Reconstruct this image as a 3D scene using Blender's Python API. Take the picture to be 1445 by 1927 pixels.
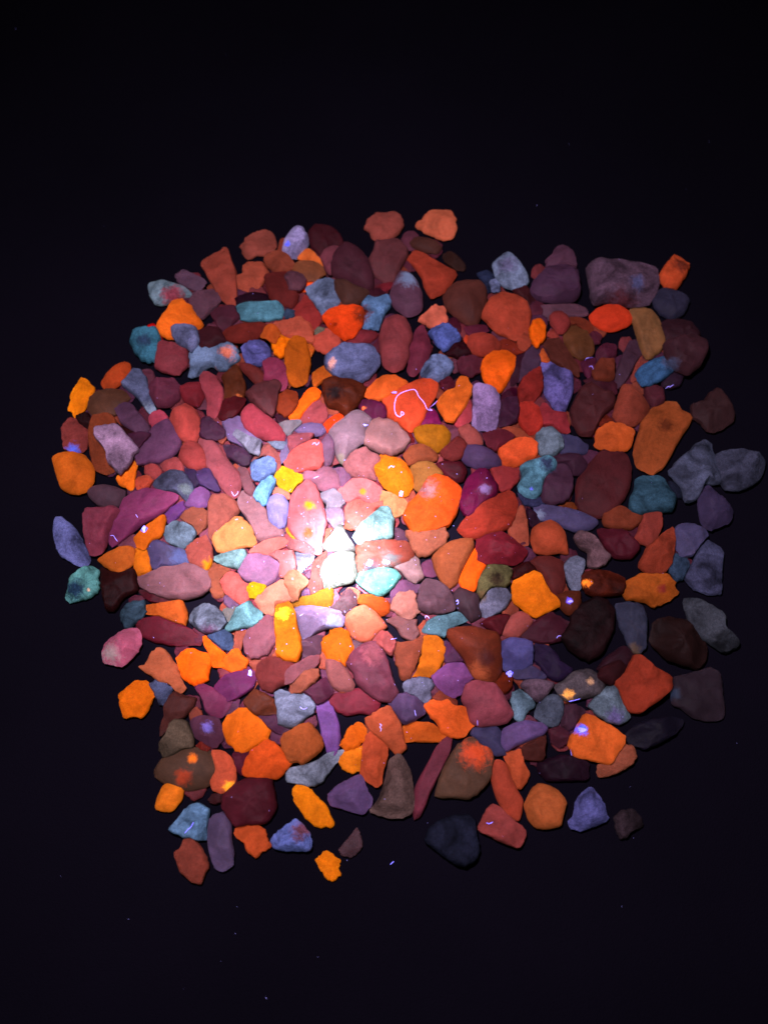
import bpy, math, random
import numpy as np
from mathutils import Vector, noise
from mathutils.bvhtree import BVHTree

# ---------------------------------------------------------------- scene, camera, world, torch
scene = bpy.context.scene
for o in list(bpy.data.objects):
    bpy.data.objects.remove(o)
C = scene.collection
W, H = 1445, 1927                      # photograph size; 1 px on the cloth is about 0.2 mm
TILT = math.radians(20)
HALF = 18.0 / 28.0
CAM = Vector((0.0, -0.1026, 0.2819))
cd = bpy.data.cameras.new('camera')
cam = bpy.data.objects.new('camera', cd)
C.objects.link(cam)
cam.location = CAM
cam.rotation_euler = (TILT, 0, 0)
cd.sensor_fit = 'VERTICAL'; cd.sensor_height = 36; cd.lens = 28
cd.clip_start = 0.01; cd.clip_end = 20
cd.dof.use_dof = True; cd.dof.aperture_fstop = 7.5; cd.dof.focus_distance = 0.285
scene.camera = cam
scene.render.resolution_x = 767; scene.render.resolution_y = 1024
try:
    scene.cycles.use_denoising = True
except Exception:
    pass

world = bpy.data.worlds.new('World'); scene.world = world
world.use_nodes = True
world.node_tree.nodes['Background'].inputs[0].default_value = (0.35, 0.3, 0.6, 1)
world.node_tree.nodes['Background'].inputs[1].default_value = 0.012
scene.view_settings.view_transform = 'Standard'
scene.view_settings.look = 'None'
scene.view_settings.exposure = 0
scene.view_settings.gamma = 1

ct, st = math.cos(TILT), math.sin(TILT)
def ray(u, v):
    x = (u - W / 2) / (H / 2) * HALF; y = -(v - H / 2) / (H / 2) * HALF
    return Vector((x, y * ct + st, y * st - ct))
def at(u, v, z=0.0):
    d = ray(u, v); t = (z - CAM.z) / d.z
    return CAM + d * t

# the torch: one hand-held lamp beside the camera, with its hot core, corona and spill
TORCH = Vector((-0.035, -0.035, 0.33))
LCOL = (0.95, 0.80, 1.0)
BEAMS = [('torch_spill', (690, 960), 62.0, 1.0, 2.1),
         ('torch_corona', (595, 1020), 13.5, 1.0, 9.0),
         ('torch_core', (638, 1055), 3.8, 1.0, 55.0)]
def spot(name, px, half, blend, E):
    l = bpy.data.lights.new(name, 'SPOT'); o = bpy.data.objects.new(name, l); C.objects.link(o)
    o.location = TORCH
    d = at(px[0], px[1], 0.01) - TORCH
    o.rotation_euler = d.to_track_quat('-Z', 'Y').to_euler()
    l.spot_size = math.radians(2 * half); l.spot_blend = blend
    l.shadow_soft_size = 0.006
    l.color = LCOL
    l.energy = E * 4 * math.pi ** 2 * 0.33 ** 2
    return (d.normalized(), math.cos(math.radians(half)), blend, E)
BM = [spot(*b) for b in BEAMS]
def illum(p):
    """diffuse brightness a white surface would have at p, used to turn seen colours, painted glare included, into base tints"""
    d = p - TORCH; r = d.length; d = d / r; e = 0.05
    for ax, ch, bl, E in BM:
        t = (d.dot(ax) - ch) / ((1 - ch) * bl)
        t = min(max(t, 0), 1); t = t * t * (3 - 2 * t)
        e += E * t * (0.33 / r) ** 2 * (-d.z)
    return e

def lin(h):
    out = []
    for c in h:
        c = c / 255
        out.append(c / 12.92 if c <= 0.04045 else ((c + 0.055) / 1.055) ** 2.4)
    return out
KSH = 0.78
def tint_from_seen(h, p, gain=(1, 1, 1)):
    e = illum(p) * KSH; c = lin(h)
    c = [v * 2.0 if v > 0.96 else v for v in c]     # channels the photograph clips
    return [min(max(c[k] * gain[k] / (e * LCOL[k]), 0.0015), 0.93) for k in range(3)]

# ---------------------------------------------------------------- materials
def stone_material(name, rough, bump, bscale, mott, sss, spec, vertex=False):
    m = bpy.data.materials.new(name); m.use_nodes = True
    N = m.node_tree.nodes; L = m.node_tree.links
    for n in list(N): N.remove(n)
    out = N.new('ShaderNodeOutputMaterial'); b = N.new('ShaderNodeBsdfPrincipled')
    L.new(b.outputs[0], out.inputs[0])
    geo = N.new('ShaderNodeNewGeometry')
    def attr(a, kind='OBJECT'):
        n = N.new('ShaderNodeAttribute'); n.attribute_type = kind; n.attribute_name = a; return n
    def math_(op, a, b_=None, clamp=False):
        n = N.new('ShaderNodeMath'); n.operation = op; n.use_clamp = clamp
        for i, v in enumerate((a, b_)):
            if v is None: continue
            if isinstance(v, (int, float)): n.inputs[i].default_value = v
            else: L.new(v, n.inputs[i])
        return n.outputs[0]
    def nz(scale, detail=4, rough_=0.6, dist=0.0):
        n = N.new('ShaderNodeTexNoise'); n.inputs['Scale'].default_value = scale
        n.inputs['Detail'].default_value = detail; n.inputs['Roughness'].default_value = rough_
        n.inputs['Distortion'].default_value = dist
        L.new(geo.outputs['Position'], n.inputs['Vector']); return n
    def mix(fac, a, c):
        n = N.new('ShaderNodeMix'); n.data_type = 'RGBA'
        if isinstance(fac, (int, float)): n.inputs['Factor'].default_value = fac
        else: L.new(fac, n.inputs['Factor'])
        for s, v in ((6, a), (7, c)):
            if isinstance(v, tuple): n.inputs[s].default_value = v
            else: L.new(v, n.inputs[s])
        return n.outputs[2]
    if vertex:
        col = attr('tint', 'GEOMETRY').outputs['Color']
    else:
        col = attr('tint').outputs['Color']
        warp = nz(330, 6, 0.75, 0.9)
        for pn, cn in (('patch_a', 'tint_a'), ('patch_b', 'tint_b')):
            pa = attr(pn); sx = N.new('ShaderNodeSeparateXYZ'); L.new(pa.outputs['Vector'], sx.inputs[0])
            ps = N.new('ShaderNodeSeparateXYZ'); L.new(geo.outputs['Position'], ps.inputs[0])
            dx = math_('SUBTRACT', ps.outputs[0], sx.outputs[0]); dy = math_('SUBTRACT', ps.outputs[1], sx.outputs[1])
            d = math_('SQRT', math_('ADD', math_('MULTIPLY', dx, dx), math_('MULTIPLY', dy, dy)))
            q = math_('DIVIDE', d, math_('MAXIMUM', sx.outputs[2], 1e-5))
            q = math_('ADD', q, math_('MULTIPLY', math_('SUBTRACT', warp.outputs['Fac'], 0.5), 3.4))
            f = math_('MULTIPLY', math_('SUBTRACT', 1.35, q), 1.15, True)
            col = mix(f, col, attr(cn).outputs['Color'])
    # mineral mottling; the broad noise also paints light gradients inside each stone
    n1 = nz(100, 6, 0.62, 0.8); n2 = nz(900, 3, 0.7)
    mr = N.new('ShaderNodeMapRange'); L.new(n1.outputs['Fac'], mr.inputs[0])
    mr.inputs[1].default_value = 0.3; mr.inputs[2].default_value = 0.7
    mr.inputs[3].default_value = 1 - mott * 2.0; mr.inputs[4].default_value = 1 + mott * 1.3
    mr2 = N.new('ShaderNodeMapRange'); L.new(n2.outputs['Fac'], mr2.inputs[0])
    mr2.inputs[1].default_value = 0.3; mr2.inputs[2].default_value = 0.7
    mr2.inputs[3].default_value = 1 - mott * 0.6; mr2.inputs[4].default_value = 1 + mott * 0.5
    k = math_('MULTIPLY', mr.outputs[0], mr2.outputs[0])
    n3 = nz(2600, 2, 0.7)
    mr3 = N.new('ShaderNodeMapRange'); L.new(n3.outputs['Fac'], mr3.inputs[0])
    mr3.inputs[1].default_value = 0.3; mr3.inputs[2].default_value = 0.7
    mr3.inputs[3].default_value = 1 - mott * 0.7; mr3.inputs[4].default_value = 1 + mott * 0.6
    k = math_('MULTIPLY', k, mr3.outputs[0])
    vm = N.new('ShaderNodeVectorMath'); vm.operation = 'SCALE'; L.new(col, vm.inputs[0]); L.new(k, vm.inputs['Scale'])
    vmin = N.new('ShaderNodeVectorMath'); vmin.operation = 'MINIMUM'; L.new(vm.outputs[0], vmin.inputs[0])
    vmin.inputs[1].default_value = (0.95, 0.95, 0.95)
    L.new(vmin.outputs[0], b.inputs['Base Color'])
    nb = nz(bscale, 6, 0.62, 0.3)
    bp = N.new('ShaderNodeBump'); bp.inputs['Strength'].default_value = bump; bp.inputs['Distance'].default_value = 0.0006
    L.new(nb.outputs['Fac'], bp.inputs['Height']); L.new(bp.outputs[0], b.inputs['Normal'])
    rr = N.new('ShaderNodeMapRange'); L.new(n2.outputs['Fac'], rr.inputs[0])
    rr.inputs[3].default_value = rough - 0.12; rr.inputs[4].default_value = rough + 0.12
    L.new(rr.outputs[0], b.inputs['Roughness'])
    b.inputs['Specular IOR Level'].default_value = spec
    # the minerals fluoresce under the torch: each stone gives off a faint even light of its own colour
    if not vertex:
        ge = N.new('ShaderNodeVectorMath'); ge.operation = 'SCALE'
        L.new(vmin.outputs[0], ge.inputs[0]); L.new(attr('glow').outputs['Fac'], ge.inputs['Scale'])
        L.new(ge.outputs[0], b.inputs['Emission Color']); b.inputs['Emission Strength'].default_value = 1.0
    if sss:
        b.inputs['Subsurface Weight'].default_value = sss
        b.inputs['Subsurface Radius'].default_value = (1.0, 0.55, 0.4)
        b.inputs['Subsurface Scale'].default_value = 0.0030
    return m
PAR = {'o': (0.80, 0.75, 480, 0.20, 0.80, 0.04), 'q': (0.62, 0.5, 400, 0.20, 0.80, 0.05),
       'r': (0.85, 1.0, 700, 0.40, 0.15, 0.04), 'd': (0.7, 0.7, 500, 0.4, 0.0, 0.06)}
NAMES = {'o': 'matte_fluorescent_chalcedony', 'q': 'waxy_translucent_quartz', 'r': 'granular_feldspar', 'd': 'dark_jasper'}
MAT = {k: stone_material(NAMES[k], *PAR[k]) for k in PAR}
MATV = {k: stone_material(NAMES[k] + '_small', *PAR[k], vertex=True) for k in PAR}

def glow_material(name, col, s):
    m = bpy.data.materials.new(name); m.use_nodes = True
    N = m.node_tree.nodes; b = N['Principled BSDF']
    b.inputs['Base Color'].default_value = (0.3, 0.3, 0.8, 1)
    b.inputs['Emission Color'].default_value = (*col, 1); b.inputs['Emission Strength'].default_value = s
    return m
LINT = {'violet': glow_material('fluorescent_violet_lint', (0.30, 0.14, 1.0), 0.5),
        'blue': glow_material('fluorescent_blue_lint', (0.08, 0.07, 1.0), 1.3),
        'pink': glow_material('fluorescent_pink_lint', (0.55, 0.14, 0.75), 0.85),
        'pale': glow_material('fluorescent_pale_lint', (0.52, 0.36, 1.0), 0.45)}

# ---------------------------------------------------------------- the cloth
def mesh_obj(name, verts, faces, mats, parent=None):
    me = bpy.data.meshes.new(name); me.from_pydata([tuple(v) for v in verts], [], faces)
    for m in mats: me.materials.append(m)
    me.update()
    o = bpy.data.objects.new(name, me); C.objects.link(o)
    return o
m = bpy.data.materials.new('black_cloth_weave'); m.use_nodes = True
N = m.node_tree.nodes; L = m.node_tree.links; b = N['Principled BSDF']
tc = N.new('ShaderNodeNewGeometry')
n = N.new('ShaderNodeTexNoise'); n.inputs['Scale'].default_value = 9; n.inputs['Detail'].default_value = 5
L.new(tc.outputs['Position'], n.inputs['Vector'])
cr = N.new('ShaderNodeValToRGB'); L.new(n.outputs['Fac'], cr.inputs[0])
cr.color_ramp.elements[0].position = 0.3; cr.color_ramp.elements[0].color = (0.0018, 0.0014, 0.0032, 1)
cr.color_ramp.elements[1].position = 0.7; cr.color_ramp.elements[1].color = (0.0026, 0.0020, 0.0045, 1)
L.new(cr.outputs[0], b.inputs['Base Color'])
b.inputs['Roughness'].default_value = 1.0; b.inputs['Specular IOR Level'].default_value = 0.03
wv = N.new('ShaderNodeTexNoise'); wv.inputs['Scale'].default_value = 2600; wv.inputs['Detail'].default_value = 2
L.new(tc.outputs['Position'], wv.inputs['Vector'])
bp = N.new('ShaderNodeBump'); bp.inputs['Strength'].default_value = 0.9; bp.inputs['Distance'].default_value = 0.0005
L.new(wv.outputs['Fac'], bp.inputs['Height']); L.new(bp.outputs[0], b.inputs['Normal'])
gn = 80; gs = 1.6
vs = []; fs = []
for j in range(gn + 1):
    for i in range(gn + 1):
        x = (i / gn - .5) * gs; y = (j / gn - .5) * gs
        r = math.hypot(x, y)
        z = 0.0 if r < 0.17 else 0.004 * (noise.noise(Vector((x * 5, y * 5, 3))) - 0.2) * min((r - 0.17) * 6, 1)
        vs.append((x, y, min(z, 0.002) - 0.0002))
for j in range(gn):
    for i in range(gn):
        a = j * (gn + 1) + i; fs.append((a, a + 1, a + gn + 2, a + gn + 1))
cloth = mesh_obj('cloth', vs, fs, [m])
for p in cloth.data.polygons: p.use_smooth = True
cloth['kind'] = 'structure'
ALLV = [Vector(v) for v in vs]; ALLF = [tuple(f) for f in fs]; OWN = []

# ---------------------------------------------------------------- shape of one stone
def outline(P, n, rough, rnd):
    P = [Vector(p) for p in P]
    for _ in range(1):                      # take the hardest corners off
        Q = []
        for i in range(len(P)):
            a, b_ = P[i], P[(i + 1) % len(P)]
            Q += [a * 0.87 + b_ * 0.13, a * 0.13 + b_ * 0.87]
        P = Q
    L_ = [(P[(i + 1) % len(P)] - P[i]).length for i in range(len(P))]
    T = sum(L_); out = []; i = 0; acc = 0
    for k in range(n):
        s = k * T / n
        while acc + L_[i] < s: acc += L_[i]; i += 1
        out.append(P[i].lerp(P[(i + 1) % len(P)], (s - acc) / max(L_[i], 1e-9)))
    c = sum(out, Vector((0, 0))) / n
    sd = rnd.uniform(0, 100); R = sum((p - c).length for p in out) / n
    res = []
    for k, p in enumerate(out):
        d = p - c
        j = noise.noise(Vector((p.x * 0.11, p.y * 0.11, sd))) * 1.2 + noise.noise(Vector((p.x * 0.3, p.y * 0.3, sd + 9))) * 0.9
        res.append(c + d * (1 + (2.1 + rough * j * 1.35 + rough * 0.55 * noise.noise(Vector((p.x * 0.8, p.y * 0.8, sd + 20)))) / max(R, 6)))
    return res, c, R

SMOOTH = ('egg', 'pebble', 'oval', 'smooth', 'ball', 'disc', 'capsule', 'slug', 'bell', 'lens', 'spindle', 'lobe', 'almond', 'polished', 'half dome')
FLAT = ('flake', 'plate', 'flat', 'chip', 'slab', 'sliver', 'thin')
ROUGHW = ('scalloped', 'jagged', 'crust', 'crumb', 'knobbly', 'rough', 'notched', 'star', 'cluster', 'crinkled', 'coarse', 'nugget', 'mushroom', 'mottled', 'chunk', 'flake', 'chip', 'black stone')
TOPR = (1.0, 0.96, 0.89, 0.80, 0.69, 0.56, 0.42, 0.26, 0.12)
def build_stone(P, zmid, hu, hl, look, kind, rnd, seg=40, tilt=(0, 0)):
    rough = 2.0 if any(w in look for w in ROUGHW) else (0.6 if any(w in look for w in SMOOTH) else 1.25)
    sm = any(w in look for w in SMOOTH)
    cone = any(w in look for w in ('pyramid', 'cone', 'peak', 'spear', 'gem'))
    O, c, R = outline(P, seg, rough, rnd)
    cw = at(c.x, c.y, zmid)
    ring = []
    nrm = Vector((-tilt[0], -tilt[1], 1.0))
    for p in O:                              # the widest ring lies in a slightly tilted plane through cw
        d = ray(p.x, p.y); t = (cw - CAM).dot(nrm) / d.dot(nrm)
        ring.append(CAM + d * t)
    Rw = sum((p - cw).length for p in ring) / seg
    planes = []
    nf = rnd.randint(0, 1) if sm else rnd.randint(4, 7)
    for k in range(nf):
        a = rnd.uniform(0, 6.283)
        if k == 0: planes.append((a, rnd.uniform(0.70, 0.88), rnd.uniform(0.08, 0.3)))
        else: planes.append((a, rnd.uniform(0.95, 1.35), rnd.uniform(0.5, 1.15)))
    ex = 1.0 if cone else 0.55
    ns = rnd.uniform(0, 500)
    def top(r, q):
        z = (hu * (1 - r ** 2.3) ** 0.6 if sm else hu * 1.12 * (1 - r ** 3.2) ** 0.5) if not cone else hu * 1.3 * (1 - r ** 1.1)
        for a, kk, s in planes:
            z = min(z, hu * max(kk - s * (q.x * math.cos(a) + q.y * math.sin(a)) / Rw, 0.03))
        if r < 0.99:
            na = 0.09 if sm else 0.20
            z += hu * na * noise.noise(Vector((q.x * 170 + ns, q.y * 170, 0))) * min(1, (1 - r) * 5)
            z += hu * na * .6 * noise.noise(Vector((q.x * 520 + ns, q.y * 520, 7))) * min(1, (1 - r) * 5)
        return z
    V = []; F = []
    for r in TOPR:
        for p in ring:
            q = (p - cw) * r; q.z = 0
            z = top(r, q) if r < 1 else 0.0
            V.append(Vector((cw.x + q.x, cw.y + q.y, cw.z + (p.z - cw.z) * r + z)))
    q = Vector((0, 0, 0)); V.append(Vector((cw.x, cw.y, cw.z + top(0, q)))); apex = len(V) - 1
    nr = len(TOPR)
    for k in range(nr - 1):
        for i in range(seg):
            j = (i + 1) % seg
            F.append((k * seg + i, k * seg + j, (k + 1) * seg + j, (k + 1) * seg + i))
    for i in range(seg): F.append(((nr - 1) * seg + i, (nr - 1) * seg + (i + 1) % seg, apex))
    b0 = len(V)
    for r, f in ((0.93, 0.4), (0.72, 0.85), (0.4, 1.0)):
        for p in ring:
            q = (p - cw) * r
            V.append(Vector((cw.x + q.x, cw.y + q.y, cw.z + (p.z - cw.z) * r * (1 - f) - hl * f)))
    V.append(Vector((cw.x, cw.y, cw.z - hl))); bot = len(V) - 1
    prev = 0
    for k in range(3):
        s = b0 + k * seg
        for i in range(seg):
            j = (i + 1) % seg
            F.append((prev + j, prev + i, s + i, s + j))
        prev = s
    for i in range(seg): F.append((prev + (i + 1) % seg, prev + i, bot))
    # outline given clockwise on screen: make sure normals face out
    ar = sum(ring[i].x * ring[(i + 1) % seg].y - ring[(i + 1) % seg].x * ring[i].y for i in range(seg))
    if ar < 0: F = [tuple(reversed(f)) for f in F]
    return V, F, cw, O, c, Rw

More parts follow.
